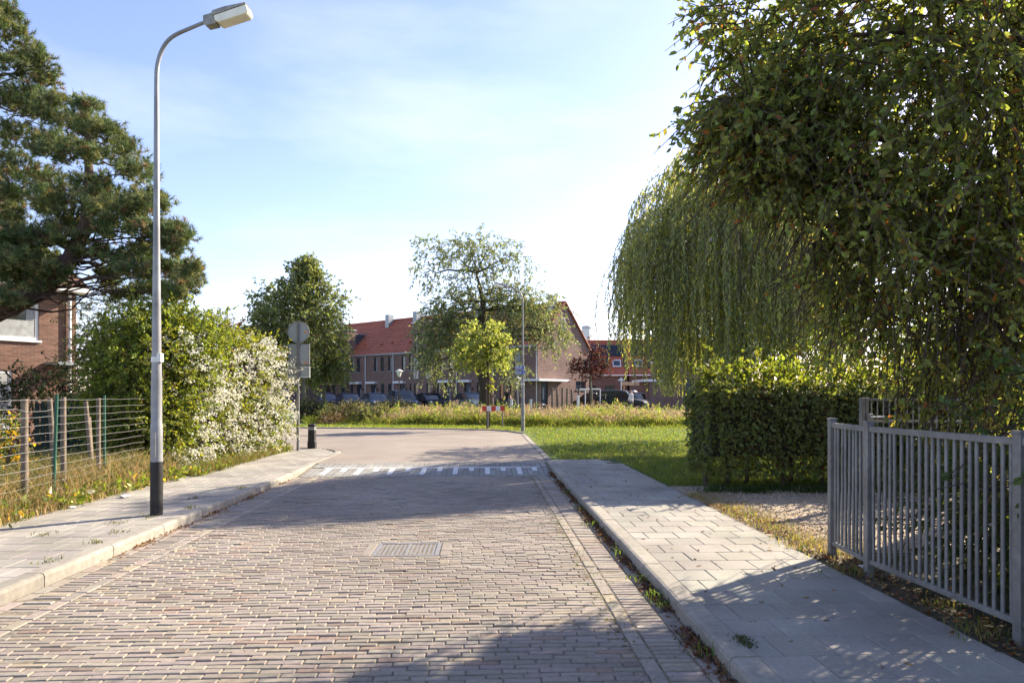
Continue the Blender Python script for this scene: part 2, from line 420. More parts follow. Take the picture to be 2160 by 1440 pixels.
def scatter_blades(name, P, h, w, colr, lean=.35, parent=None, m='leaf_thin', curl=.5):
    """upright blades of two segments: base quad then a pointed end"""
    n = len(P); a = rng.uniform(0, 6.283, n)
    S = np.stack([np.cos(a), np.sin(a), np.zeros(n)], 1)
    Dn = np.stack([-np.sin(a), np.cos(a), np.zeros(n)], 1)*rng.normal(0, lean, (n, 1)) + S*rng.normal(0, lean*.6, (n, 1))
    h = np.broadcast_to(h, (n,))[:, None]; w = np.broadcast_to(w, (n,))[:, None]
    up = np.array([0, 0, 1.])
    m1 = P+(up+Dn*.5)*h*.55; t = P+(up*(1-curl*.25)+Dn*(1+curl))*h
    V = np.stack([P-S*w*.5, P+S*w*.5, m1+S*w*.42, t+S*w*.08, t-S*w*.08, m1-S*w*.42], 1)
    F = (np.arange(n)[:, None, None]*6+np.array([[0, 1, 2, 5], [5, 2, 3, 4]])[None]).reshape(-1, 4)
    return obj(name, np_mesh(name, V.reshape(-1, 3), F, np.repeat(colr, 2, 0)), m, parent)

# ================================================================== THE SETTING
def ground_sheet():
    us = [-700, -60, -20, -9, -5.2, -3.62, -3.60, 1.47, 1.49, 4, 9, 20, 60, 700]
    vs = [-60, -5, 4, 9, 14.1, 14.13, 20, 27, 33, 44, 50, 70, 200, 1200]
    V = []; F = []
    for v in vs:
        for u in us:
            z = -.07 if (-3.61 < u < 1.48 and v < 14.12) else (.07 if v < 45 else .19)
            V.append((u, v, z))
    n = len(us)
    for j in range(len(vs)-1):
        for i in range(n-1): F.append((j*n+i, j*n+i+1, (j+1)*n+i+1, (j+1)*n+i))
    return np_mesh('ground', np.array(V), np.array(F))
g = obj('ground', ground_sheet(), 'turf', rot=(0, 0, TH)); tag(g, 'grassy ground stretching to the horizon', kind='structure')

def cbox(l, w, h, ch):
    """chamfered block, top at z=0"""
    a, b = l/2, w/2
    V = np.array([(x, y, z) for z, k in ((-h, 0), (-ch, 0), (0, ch)) for x, y in ((-a+k, -b+k), (a-k, -b+k), (a-k, b-k), (-a+k, b-k))])
    F = np.array([(i*4+j, i*4+(j+1) % 4, (i+1)*4+(j+1) % 4, (i+1)*4+j) for i in (0, 1) for j in range(4)]+[(8, 9, 10, 11)])
    return V, F
def cblocks(C, l, w, rz, tx, ty, h=.05, ch=.007):
    """many chamfered blocks as one array: C (n,3) centres of the top face, l,w (n,) sizes, small tilts"""
    n = len(C); V0, F0 = cbox(1, 1, 1, 0)
    a, b = (l/2)[:, None], (w/2)[:, None]
    sx = np.array([-1, 1, 1, -1]*3)[None]; sy = np.array([-1, -1, 1, 1]*3)[None]
    k = np.array([0]*8+[ch]*4)[None]; z = np.array([-h]*4+[-ch]*4+[0]*4)[None]
    x = sx*(a-k); y = sy*(b-k); zc = z + x*ty[:, None] + y*tx[:, None]
    cr_, sr_ = np.cos(rz)[:, None], np.sin(rz)[:, None]
    V = np.stack([x*cr_-y*sr_+C[:, :1], x*sr_+y*cr_+C[:, 1:2], zc+C[:, 2:3]], 2)
    F = (np.arange(n)[:, None, None]*12+F0[None]).reshape(-1, 4)
    return V.reshape(-1, 3), F
def lay(parent, name, rec, mat_name, keep, joined, h=.05, ch=.007, base=(1, 1, 1), nvar=24, tv=.2, hv=.05):
    """rec: list of (u,v,z,l,w,rz,tx,ty). The 'keep' blocks nearest the viewer become objects, the rest one 'stuff' part."""
    rec = np.array(rec, float)
    order = np.argsort(np.where(rec[:, 1] > 3.45, rec[:, 1], 1000-rec[:, 1]))
    near, far = rec[order[:keep]], rec[order[keep:]]
    pal = [np.array(base)*(1+tv*random.uniform(-1, 1))*(1+hv*rng.uniform(-1, 1, 3)) for _ in range(nvar)]
    if nvar > 20: pal[0] = pal[0]*np.array((.72, .66, .66)); pal[1] = pal[1]*np.array((1.12, .95, .85)); pal[2] = np.array((1.18, 1.14, 1.0))
    cache = {}
    for r in near:
        k = (round(r[3], 3), round(r[4], 3), random.randrange(nvar))
        if k not in cache:
            V, F = cbox(k[0], k[1], h, ch); me = np_mesh(name, V, F, np.repeat(pal[k[2]][None], len(F), 0)); me.materials.append(M[mat_name]); cache[k] = me
        o = bpy.data.objects.new(name, cache[k]); o.location = r[:3]; o.rotation_euler = (r[6], -r[7], r[5]); link(o, parent)
    if len(far):
        V, F = cblocks(far[:, :3], far[:, 3], far[:, 4], far[:, 5], far[:, 6], far[:, 7], h, ch)
        t = np.repeat(np.array(pal)[rng.integers(0, nvar, len(far))], 9, 0)
        o = obj(joined, np_mesh(joined, V, F, t), mat_name, parent); o['kind'] = 'stuff'
def jit(): return random.gauss(0, .0022), random.gauss(0, .014), random.gauss(0, .03), random.gauss(0, .013)

# --- carriageway: sand bed with clinker bricks on edge, laid across the road
PITCH = .0620
GR = (-1.06, -.42, 2+71*PITCH, 2+80*PITCH)           # drain opening u0,u1,v0,v1
bed = MB().add([(U_L, -4, -.0062), (U_R, -4, -.0062), (U_R, 12.66, -.0062), (U_L, 12.66, -.0062)], [(0, 1, 2, 3)])
road_o = bed.build('road', 'joint', rot=(0, 0, TH)); tag(road_o, 'brown clinker brick road running towards the speed hump', kind='structure')
rec = []; gut = []
nrow = int((12.64-2)/PITCH)
for r in range(nrow):
    v = 2+(r+.5)*PITCH
    u = U_L+.44-(.10 if r % 2 else 0)-random.uniform(0, .05)
    while u < U_R-.44:
        ln = .194+random.uniform(-.008, .008); a, b = max(u, U_L+.44), min(u+ln, U_R-.44); u += ln+.007
        if b-a < .03: continue
        if GR[2] < v < GR[3]:
            if a >= GR[0] and b <= GR[1]: continue
            if a < GR[0] < b: b = GR[0]
            if a < GR[1] < b: a = GR[1]
            if b-a < .03: continue
        z, rz, tx, ty = jit()
        # the carriageway is worn a little lower in the wheel tracks
        z += .0022*math.cos(v*.7)*math.sin(u*1.3) + .0012*math.sin(v*2.1+u*1.7) + .0005
        if random.random() < .02: z -= random.uniform(.001, .0025)
        rec.append(((a+b)/2, v+random.gauss(0, .0025)+.010*math.sin(u*1.9+v*.8)*math.sin(v*1.3), z, b-a, .0555, rz, tx, ty))
    for s, ue in ((1, U_R), (-1, U_L)):              # a band of cross-laid bricks in each gutter
        z, rz, tx, ty = jit(); gut.append((ue-s*.225, v, z-.002, .205, .0555, rz, tx, ty))
for s, ue in ((1, U_R), (-1, U_L)):                  # and rows laid lengthwise at either side of it
    for off, dz in ((.06, -.003), (.385, .0)):
        v = 2
        while v < 12.5:
            z, rz, tx, ty = jit(); gut.append((ue-s*off, v+.1, z*.5+dz, .1 if off < .1 else .09, .2, rz*.5, tx*.4, ty)); v += .207
lay(road_o, 'brick', rec, 'road_brick', 300, 'brick_paving', tv=.15, hv=.035, ch=.0055)
gutter = MB().add([(U_L+.02, 1.9, -.006), (U_L+.43, 1.9, -.006), (U_L+.43, 12.6, -.006), (U_L+.02, 12.6, -.006),
                   (U_R-.43, 1.9, -.006), (U_R-.02, 1.9, -.006), (U_R-.02, 12.6, -.006), (U_R-.43, 12.6, -.006)], [(0, 1, 2, 3), (4, 5, 6, 7)]).build('gutter', 'joint', rot=(0, 0, TH))
tag(gutter, 'pale brick gutters along both kerbs', kind='structure')
lay(gutter, 'brick', gut, 'gutter', 290, 'brick_paving', tv=.16, hv=.05)

# --- speed hump: a ramp of grey pavers with white pavers set in
HV0, HV1, HZ = 12.66, 14.1, .1
ramp = MB().prism([(HV0, -.05), (HV1, -.05), (HV1, HZ-.012), (HV0, -.012)], U_L, U_R, M4=Matrix(((0, 1, 0, 0), (1, 0, 0, 0), (0, 0, 1, 0), (0, 0, 0, 1)))).build('speed_hump', 'joint', rot=(0, 0, TH))
tag(ramp, 'grey paved speed hump with white block teeth across the road', kind='structure')
sl = math.atan2(HZ, HV1-HV0)
pc = {}
def ramp_block(u, v, l, w, white, name='paver'):
    k = (round(l, 3), round(w, 3), white, random.randrange(6))
    if k not in pc:
        V, F = cbox(l-.006, w-.006, .05, .004); t = np.repeat((np.ones((1, 3))*random.uniform(.82, 1.15)), len(F), 0)
        me = np_mesh(name, V, F, t); me.materials.append(M['white_paver' if white else 'paver']); pc[k] = me
    o = bpy.data.objects.new(name, pc[k]); o.location = (u, v, (v-HV0)/(HV1-HV0)*HZ+random.uniform(-.002, .002)); o.rotation_euler = (sl, 0, 0); link(o, ramp)
ncol = 45; cw = (U_R-U_L-.12)/ncol
for i in range(ncol):
    u = U_L+.06+(i+.5)*cw
    tooth = 1 < i < ncol-1
    ramp_block(u, HV0+.09, cw, .18, False)
    ramp_block(u, HV0+.18+.17, cw, .34, tooth and i % 6 == 3)
    ramp_block(u, HV0+.52+.17, cw, .34, tooth and i % 3 == 0)
    ramp_block(u, HV0+.94+.16, cw, .32, False)
    ramp_block(u, HV0+1.26+.09, cw, .18, False)
for i in range(8):
    w = (U_R-U_L-.5)/8
    ramp_block(U_L+.3+(i+.5)*w, HV0+.90, w, .075, True)

# --- raised junction beyond the hump (bricks too fine to pick apart)
def junction_mat():
    m, t, b, o = bsdf('junction_brick')
    tcn = N(t, 'ShaderNodeTexCoord'); br = N(t, 'ShaderNodeTexBrick')
    br.inputs['Scale'].default_value = 1; br.inputs['Brick Width'].default_value = .207; br.inputs['Row Height'].default_value = .07
    br.inputs['Mortar Size'].default_value = .006; br.inputs['Color1'].default_value = (.272, .235, .198, 1); br.inputs['Color2'].default_value = (.23, .196, .165, 1)
    br.inputs['Mortar'].default_value = (.17, .14, .10, 1)
    t.links.new(tcn.outputs['Object'], br.inputs['Vector'])
    n2 = N(t, 'ShaderNodeTexNoise'); n2.inputs['Scale'].default_value = .7; n2.inputs['Detail'].default_value = 5
    t.links.new(tcn.outputs['Object'], n2.inputs['Vector'])
    r2 = N(t, 'ShaderNodeValToRGB'); r2.color_ramp.elements[0].position = .3; r2.color_ramp.elements[1].position = .7
    r2.color_ramp.elements[0].color = (.82, .80, .78, 1); r2.color_ramp.elements[1].color = (1.06, 1.05, 1.04, 1)
    t.links.new(n2.outputs['Fac'], r2.inputs['Fac']); t.links.new(mulmix(t, br.outputs['Color'], r2.outputs['Color']), b.inputs['Base Color'])
    b.inputs['Roughness'].default_value = .75
    bp = N(t, 'ShaderNodeBump', invert=True); bp.inputs['Strength'].default_value = .6; bp.inputs['Distance'].default_value = .006
    t.links.new(br.outputs['Fac'], bp.inputs['Height']); t.links.new(bp.outputs['Normal'], b.inputs['Normal'])
    return m
M['junction'] = junction_mat()
ARC = (-5.5, 16.5, 2.06)                              # rounding of the left pavement corner
arc_pts = [(ARC[0]+ARC[2]*math.cos(a), ARC[1]+ARC[2]*math.sin(a)) for a in [rad(x) for x in range(0, 91, 10)]]
far_edge = [(1.31, 24.6), (.9, 25.9), (0.2, 26.8), (-1.4, 27.5), (-4, 28.0), (-9, 29.2), (-16, 31.0), (-45, 37)]
poly = [(U_L, HV1), (U_R, HV1)] + far_edge + [(-45, 26), (-14, 19.6)] + arc_pts[::-1]
j = MB().add([(p[0], p[1], HZ-.002) for p in poly], [tuple(range(len(poly)))]).build('junction', 'junction', rot=(0, 0, TH))
tag(j, 'raised brick junction beyond the speed hump', kind='structure')

# --- pavements
def tile_floor(name, label, u0, ntile, v0, v1, inside=None, poly=None):
    z = .1
    par = MB().add([(p[0], p[1], z-.010) for p in poly], [tuple(range(len(poly)))]).build(name, 'tile_joint', rot=(0, 0, TH))
    tag(par, label, kind='structure')
    rec = []; v = v0; r = 0
    while v < v1:
        u = u0-(.15 if r % 2 else 0)
        while u < u0+ntile*.3-.02:
            a, b = max(u, u0), min(u+.2955, u0+ntile*.3); u += .3
            if b-a < .05: continue
            if inside and not inside((a+b)/2, v+.15): continue
            rec.append(((a+b)/2, v+.15, z+random.uniform(-.001, .001), b-a, .2955, random.gauss(0, .002), random.gauss(0, .004), random.gauss(0, .004)))
        v += .3; r += 1
    lay(par, 'paving_tile', rec, 'tile', 300, 'tile_paving', h=.045, ch=.004, tv=.10, hv=.02, nvar=10)
    return par
uR = U_R+.155
pav_r = tile_floor('pavement', 'grey tiled pavement beside the steel railing', uR, 4.5, -.9, 14.6,
                   poly=[(uR, -1), (uR+1.36, -1), (uR+1.36, 13.6), (uR+1.1, 14.6), (uR, 14.75)], inside=lambda u, v: not (v > 13.7 and u > uR+1.15))
uL = U_L-.155
def in_left(u, v):
    if v < ARC[1]: return True
    return (u-ARC[0])**2+(v-ARC[1])**2 < (ARC[2]-.28)**2
pav_l = tile_floor('pavement', 'sunlit tiled pavement along the flowering hedge', uL-1.65, 5.5, 3.0, 18.6, in_left,
                   poly=[(uL-1.75, 2.5), (uL, 2.5), (uL, ARC[1])] + [(p[0]-.15, p[1]-.1) for p in arc_pts[1:]] + [(uL-1.75, 18.4)])

# --- kerbs, one stone at a time
def kerb(name, label, stones, top=.104):
    k = empty(name); tag(k, label, kind='structure')
    cache = {}
    for (a, b, side) in stones:                        # a,b in road coordinates, stone body lies to 'side' of the line a->b
        A_, B_ = road(*a), road(*b); d = B_-A_; ln = round(d.length-.012, 3)
        key = (ln, side, random.randrange(4))
        if key not in cache:
            s = side
            prof = [(0, -.12), (0, top-.03), (s*.010, top-.008), (s*.032, top), (s*.15, top), (s*.15, -.12)]
            mb = MB().prism(prof if s > 0 else prof[::-1], 0, ln, tint=tuple([random.uniform(.76, 1.12)]*3)); cache[key] = mb.mesh('kerb_stone'); cache[key].materials.append(M['kerb'])
        o = bpy.data.objects.new('kerb_stone', cache[key]); o.location = A_+Vector((0, 0, random.uniform(-.003, .003)))
        o.rotation_euler = (0, 0, math.atan2(-d.x, d.y)); link(o, k)
    return k
kerb('kerb', 'concrete kerb edging the pavement by the railing', [((U_R, v), (U_R, v+1), 1) for v in np.arange(-1.4, 14.2, 1.0)])
st = [((U_L, v), (U_L, v+1), -1) for v in np.arange(2.5, 16.4, 1.0)]
cp = [(U_L, 16.5)]+arc_pts[1:]
kerb('kerb', 'pale concrete kerb edging the sunlit pavement by the hedge', st+[(cp[i], cp[i+1], -1) for i in range(len(cp)-1)]+[((-5.5-i, 18.56+.05*i), (-6.5-i, 18.61+.05*i), -1) for i in range(5)])
kerb('kerb', 'flush concrete edging between the junction and the lawn', [((U_R, v), (U_R, v+.98), 1) for v in np.arange(14.65, 24.3, .98)], top=.112)
fe = far_edge
edge2 = []
for i in range(len(fe)-1):
    n_ = max(1, int(math.hypot(fe[i+1][0]-fe[i][0], fe[i+1][1]-fe[i][1])/1.0)); n_ = min(n_, 9)
    for q in range(n_):
        l_ = lambda t: (fe[i][0]+(fe[i+1][0]-fe[i][0])*t, fe[i][1]+(fe[i+1][1]-fe[i][1])*t)
        edge2.append((l_(q/n_), l_((q+1)/n_), 1))
kerb('kerb', 'low kerb along the far side of the junction before the reeds', edge2[:36], top=.15)

# --- lawn, gravel path, verge sheets
def sheet(name, label, pts, z, m, kind='structure'):
    o = MB().add([(p[0], p[1], z) for p in pts], [tuple(range(len(pts)))]).build(name, m, rot=(0, 0, TH)); return tag(o, label, kind=kind)
sheet('lawn', 'green lawn between the junction and the clipped hedge', [(1.46, 14.7), (uR+1.1, 14.6), (uR+1.36, 13.6), (uR+1.37, 10.4), (9, 10.3), (14, 14), (14, 29), (1.0, 29), (1.46, 24.6)], .082, 'turf')
M['gravel'] = mat('gravel', (.33, .268, .20), .95, .35, 90, .9, 110, var2=.22, scale2=1.2)
sheet('gravel_path', 'pale gravel path between the railing and the clipped hedge', [(uR+1.36, 6.1), (3.2, 5.95), (5.0, 5.9), (9, 6.2), (9, 10.3), (uR+1.37, 10.4)], .094, 'gravel')
sheet('soil', 'bare shaded soil behind the steel railing', [(uR+1.36, -1), (9, -1), (9, 6.2), (5, 5.9), (3.2, 5.95), (uR+1.36, 6.1)], .088, 'soil')
M['dry_verge'] = mat('dry_verge', (.17, .14, .07), .95, .4, 6, .8, 60, var2=.35, scale2=.8)
sheet('verge', 'dry weedy verge behind the sunlit pavement', [(uL-1.7, 2), (uL-1.7, 18.4), (-7, 18.5), (-14, 18.7), (-24, 15), (-24, 2)], .084, 'dry_verge')
M['asphalt'] = mat('asphalt', (.16, .16, .16), .9, .12, 20, .3, 120, var2=.12, scale2=.4)
def wsheet(name, label, pts, z, m):
    o = MB().add([(p[0], p[1], z) for p in pts], [tuple(range(len(pts)))]).build(name, m); return tag(o, label, kind='structure')

# --- fallen leaves, moss and weeds in the joints
def litter(name, label, U, V_, z, size, base, extra=(), lift=.02):
    n = len(U); P = np.stack([U*RC-V_*RS, U*RS+V_*RC, np.full(n, z)+rng.random(n)*lift], 1)
    A = rand_dirs(n); A[:, 2] *= .3; A = unit(A); S = np.cross(A, np.array([0, 0, 1.])+rng.normal(0, .35, (n, 3))); S = unit(S)
    o = obj(name, leaf_mesh(name, P, A, S, size*rng.uniform(.5, 1.3, n), size*.6, colours(n, base, .35, .15, extra), fold=.25), 'leaf_dull'); tag(o, label, kind='stuff')
def clumpy(n, a, b, k):
    c = rng.uniform(a, b, k); return np.clip(c[rng.integers(0, k, n)]+rng.normal(0, .12, n), a, b)
nl = 3400
litter('fallen_leaves', 'brown fallen leaves caught in the gutter by the railing side kerb', U_R-np.abs(rng.normal(0, .045, nl)), clumpy(nl, 2.6, 13, 60), .0, .038, (.135, .065, .036), ((.25, (.20, .13, .05)), (.12, (.05, .045, .02))), .03)
nl = 420
litter('fallen_leaves', 'few dry leaves in the sunlit gutter', U_L+np.abs(rng.normal(0, .05, nl)), clumpy(nl, 4, 13, 22), .0, .035, (.22, .10, .05), ((.3, (.30, .21, .09)),), .02)
nl = 1300
litter('fallen_leaves', 'brown leaf litter along the foot of the steel railing', uR+1.38+np.abs(rng.normal(0, .22, nl)), rng.uniform(2, 8.6, nl), .095, .045, (.11, .065, .035), ((.3, (.24, .16, .07)), (.1, (.28, .09, .03))), .03)
nl = 110
litter('fallen_leaves', 'scattered yellow and brown leaves on the pavement tiles', rng.uniform(uR, uR+1.35, nl), rng.uniform(2.5, 13, nl), .104, .04, (.26, .18, .07), ((.3, (.13, .07, .03)),), .005)
nm = 2600
mu = np.where(rng.random(nm) < .5, U_R-.44+rng.normal(0, .05, nm), np.where(rng.random(nm) < .6, rng.uniform(-1.4, 1.1, nm), rng.uniform(U_L+.1, 1.1, nm))); mv = np.where(rng.random(nm) < .5, clumpy(nm, 2.3, 12.5, 160), rng.uniform(2.3, 12.5, nm))
mv = 2+np.round((mv-2)/PITCH)*PITCH+rng.normal(0, .004, nm)
P = np.stack([mu*RC-mv*RS, mu*RS+mv*RC, np.full(nm, -.008)], 1)
tag(scatter_blades('moss', P, rng.uniform(.012, .026, nm), .006, colours(nm, (.12, .13, .035), .3, .15), .5), 'tufts of moss and grass in the road brick joints', kind='stuff')
def tufts(name, label, spots, n, h, w, base, spread=.06, extra=()):
    s = np.array(spots, float)[rng.integers(0, len(spots), n)]
    P = s+np.concatenate([rng.normal(0, spread, (n, 2)), np.zeros((n, 1))], 1)
    tag(scatter_blades(name, P, h*rng.uniform(.4, 1.1, n), w, colours(n, base, .3, .15, extra), .6), label, kind='stuff')
lp = [tuple(road(u, v, .1)) for u, v in ((-3.86, 8.15), (-3.80, 7.95), (-4.0, 7.6), (-3.72, 7.1), (-3.66, 6.6), (-3.65, 5.9), (-3.62, 8.6), (-3.9, 9.4), (-4.4, 7.0), (-3.63, 10.4))]
tufts('weeds', 'small weeds growing from the sunlit pavement joints', lp, 300, .045, .007, (.12, .13, .04), .05)
rp = [tuple(road(u, v, .02)) for u, v in ((1.27, 4.75), (1.28, 4.95), (1.26, 5.4), (1.27, 6.3), (1.25, 7.7), (1.27, 8.8), (1.26, 10.2), (1.27, 3.9))]
tufts('weeds', 'flat moss clump on the kerb joint beside the pavement', [tuple(road(1.47, v, .1)) for v in (3.74, 3.80, 3.86)], 160, .025, .006, (.07, .09, .03), .025)
tufts('weeds', 'green weeds sprouting in the leafy gutter', rp, 200, .075, .008, (.10, .16, .04), .05)
ep = [tuple(road(uR+1.42+random.random()*.25, v, .1)) for v in (5.9, 6.05, 6.5, 7.0, 7.4, 8.2, 9.2, 5.3, 4.4, 3.9, 6.3, 7.8)]
tufts('weeds', 'dry grass tufts along the gravel edge', ep, 900, .07, .007, (.26, .22, .08), .10, ((.3, (.12, .18, .04)),))
nd = 4200                                              # dried grass mat between gravel and tiles
du = uR+1.38+np.abs(rng.normal(0, .33, nd)); dv = rng.uniform(5.6, 9.6, nd); du = du+np.clip(7.2-dv, 0, 2)*.25*rng.random(nd)
P = np.stack([du*RC-dv*RS, du*RS+dv*RC, np.full(nd, .094)], 1)
tag(scatter_blades('dry_grass', P, rng.uniform(.015, .045, nd), .006, colours(nd, (.34, .27, .13), .3, .12, ((.15, (.14, .17, .05)),)), 1.2, m='straw'), 'straw coloured dry grass on the gravel edge', kind='stuff')
ns = 5000                                              # loose stones on the path
su, sv = rng.uniform(uR+1.4, 6.5, ns), rng.uniform(6.0, 10.2, ns)
C = np.stack([su*RC-sv*RS, su*RS+sv*RC, np.full(ns, .104)], 1); sz = rng.uniform(.008, .022, ns)
V, F = cblocks(C, sz, sz*rng.uniform(.6, 1, ns), rng.uniform(0, 6, ns), rng.normal(0, .3, ns), rng.normal(0, .3, ns), .012, .003)
M['pebble'] = mat('pebble', (.36, .30, .235), .9, .3, 60, tint=True)
tag(obj('gravel', np_mesh('gravel', V, F, np.repeat(colours(ns, (1, .97, .93), .35, .06), 9, 0)), 'pebble'), 'loose gravel stones on the path', kind='stuff')

# ================================================================== STREET FURNITURE
def street_lamp(x, y, h, yaw, label, group, foot='black_paint'):
    """tapered steel mast bending into a short arm with an elongated lantern; arm points along local +x"""
    e = empty('street_lamp', (x, y, .1), yaw); tag(e, label, 'street lamp', group)
    MB().lathe([(.069, -.1), (.069, .62)], 16).build('foot', foot, e, smooth=True)
    MB().lathe([(.068, .62), (.066, 1.05), (.060, 1.07), (.060, 1.48), (.052, 1.9)], 16).build('mast_base', 'pole_grey', e, smooth=True)
    pts = [(0, 0, 1.9), (0, 0, h*.55), (0, 0, h-1.0), (0, 0, h-.80), (.008, 0, h-.60), (.05, 0, h-.44), (.12, 0, h-.32), (.22, 0, h-.238), (.40, 0, h-.165), (.62, 0, h-.085)]
    r = [.052, .037, .027, .026, .025, .024, .023, .022, .021, .020]
    fp, fr2 = pts[:3], r[:3]
    for i in range(3, len(pts)-1):                     # smooth the bend
        p0, p1, p2, p3 = [Vector(pts[min(max(q, 1), len(pts)-1)]) for q in (i-1, i, i+1, i+2)]
        for t in (0, .25, .5, .75):
            fp.append(.5*(2*p1+(p2-p0)*t+(2*p0-5*p1+4*p2-p3)*t*t+(3*p1-p0-3*p2+p3)*t**3)); fr2.append(r[i]*(1-t)+r[i+1]*t)
    fp.append(pts[-1]); fr2.append(r[-1])
    MB().tube(fp, fr2, 14).build('mast', 'pole_grey', e, smooth=True)
    MB().tube([(0, 0, 1.78), (0, 0, 1.84)], .060, 14).box((.056, -.02, 1.83), (.05, .06, .10)).build('bracket', 'sign_edge', e)
    MB().box((0, -.0665, .82), (.06, .006, .28)).build('service_door', 'pole_grey', e)
    tilt = Matrix.Rotation(rad(-13), 4, 'Y'); base = Matrix.Translation((.58, 0, h-.10)) @ tilt
    hd = MB().prism([(0, -.035), (.03, -.075), (.15, -.08), (.15, .055), (.02, .05)], -.055, .055, M4=base)
    head = hd.build('lamp_head', 'lamp_head', e, bevel=.006)
    MB().prism([(.13, .02), (.15, .055), (.30, .062), (.545, .045), (.55, .03), (.15, .005)], -.085, .085, M4=base).build('canopy', 'lamp_head', head)
    MB().prism([(.15, .004), (.545, .028), (.555, -.05), (.52, -.078), (.19, -.092), (.15, -.06)], -.078, .078, M4=base).build('cover', 'lamp_glass', head, bevel=.012)
    return e
street_lamp(-4.15, 7.97, 5.82, rad(-4), 'tall grey street lamp with black foot on the sunlit pavement beside the hedge', 'street lamps')
street_lamp(.42, 26.5, 5.70, rad(172), 'grey street lamp at the lawn corner carrying blue street name plates', 'street lamps', 'lamp_head')

def name_plate(z, w, yaw, label, dx):
    e = empty('street_name_sign', (.42, 26.5, z), yaw); tag(e, label, 'street sign', 'street name plates')
    MB().box((dx, -.085, 0), (w, .02, .155)).build('plate', 'sign_blue', e, bevel=.004)
    mb = MB(); 
    for sx in (-1, 1): mb.box((dx+sx*w*.49, -.097, 0), (.012, .004, .15))
    for sz in (-1, 1): mb.box((dx, -.0965, sz*.072), (w, .004, .012))
    mb.build('border', 'white', e)
    x = dx-w*.40; k = 0
    while x < dx+w*.36:                                   # the lettering is too small to read; strokes of its size
        a = random.uniform(.016, .028); h_ = .055 if k % 4 else .085
        MB().box((x+a/2, -.0975, -.005+(h_-.055)/2), (a, .004, h_)).build('letter', 'white', e); x += a+.016+(.03 if k % 6 == 5 else 0); k += 1
    MB().tube([(0, 0, -.03), (0, 0, .03)], .078, 12).build('clamp', 'galv', e)
name_plate(zz(775, 26.4), .34, rad(-12), 'upper of the two blue street name plates on the lamp post', -.09)
name_plate(zz(785.5, 26.4), .40, rad(10), 'lower and longer of the two blue street name plates on the lamp post', -.11)

# traffic sign seen from behind
e = empty('traffic_sign', (-5.36, 17.1, .1)); tag(e, 'back of a traffic sign post with round and square plates at the hedge end', 'traffic sign')
MB().tube([(0, 0, -.1), (0, 0, 1.52)], .036, 14).build('post_base', 'galv', e, smooth=True)
MB().tube([(0, 0, 1.5), (0, 0, 3.22)], .025, 12).build('post', 'galv', e, smooth=True)
MB().tube([(0, 0, 1.50), (0, 0, 1.54)], .042, 14).build('collar', 'galv', e)
def plate(name, x0, x1, z0, z1, rim):
    p = MB().box(((x0+x1)/2, .045, (z0+z1)/2), (x1-x0, .008, z1-z0)).build(name, 'sign_back', e)
    mb = MB(); t = .022 if rim == 'sign_edge' else .012
    mb.b2((x0, .022, z0), (x0+t, .041, z1)); mb.b2((x1-t, .022, z0), (x1, .041, z1)); mb.b2((x0+t, .022, z0), (x1-t, .041, z0+t)); mb.b2((x0+t, .022, z1-t), (x1-t, .041, z1))
    mb.build('rim', rim, p)
    for zc in (z0+.06, z1-.06): MB().box((0, .012, zc), (.10, .058, .02)).build('clamp', 'galv', p)
    return p
disc = MB().prism([(.275*math.cos(a), 2.97+.275*math.sin(a)) for a in np.linspace(0, 2*math.pi, 32, endpoint=False)], .041, .049).build('round_plate', 'sign_back', e)
ringv = MB()
for i in range(32):
    a0, a1 = 2*math.pi*i/32, 2*math.pi*(i+1)/32
    ringv.prism([(.262*math.cos(a0), 2.97+.262*math.sin(a0)), (.278*math.cos(a0), 2.97+.278*math.sin(a0)), (.278*math.cos(a1), 2.97+.278*math.sin(a1)), (.262*math.cos(a1), 2.97+.262*math.sin(a1))], .022, .0405)
ringv.build('rim', 'galv', disc)
for zc in (2.82, 2.90, 2.98, 3.06, 3.14): MB().box((0, .008, zc), (.05, .066, .016)).build('clamp', 'galv', disc)
MB().box((.18, .037, 2.97), (.07, .004, .035)).build('sticker', 'orange', disc)
sq = plate('square_plate', -.27, .28, 2.14, 2.68, 'galv'); MB().box((.18, .037, 2.20), (.075, .004, .03)).build('sticker', 'orange', sq)
plate('lower_plate', -.27, .29, 1.83, 2.11, 'sign_edge')

# bollard
p = road(-4.48, 18.0, .1)
e = empty('bollard', p); tag(e, 'short black bollard with pale bands at the pavement corner', 'bollard')
MB().prism([(-.10, 0), (.10, 0), (.10, .18), (.088, .20), (.082, .56), (-.082, .56), (-.088, .20), (-.10, .18)], -.085, .085).build('body', 'black_paint', e, bevel=.012)
MB().box((0, 0, .60), (.18, .18, .075)).build('cap', 'black_paint', e, bevel=.02)
for z in (.50, .545): MB().box((0, 0, z), (.170, .176, .014)).build('band', 'sign_edge', e)

# red and white barrier board by the young tree
bx0, bx1 = at(1017, 27.3), at(1065, 27.3)
e = empty('barrier_board', ((bx0+bx1)/2, 27.3, .09)); tag(e, 'low red and white barrier board on two posts at the grass edge', 'barrier')
wbd = (bx1-bx0)/5
for i in range(5): MB().box((bx0-(bx0+bx1)/2+wbd*(i+.5), 0, .86), (wbd, .03, .20)).build('panel', 'rust_red' if i % 2 == 0 else 'white', e)
for px in (1060, 1029): MB().tube([(at(px, 27.3)-(bx0+bx1)/2, .04, -.1), (at(px, 27.3)-(bx0+bx1)/2, .04, .95)], .025, 8).build('post', 'galv', e)

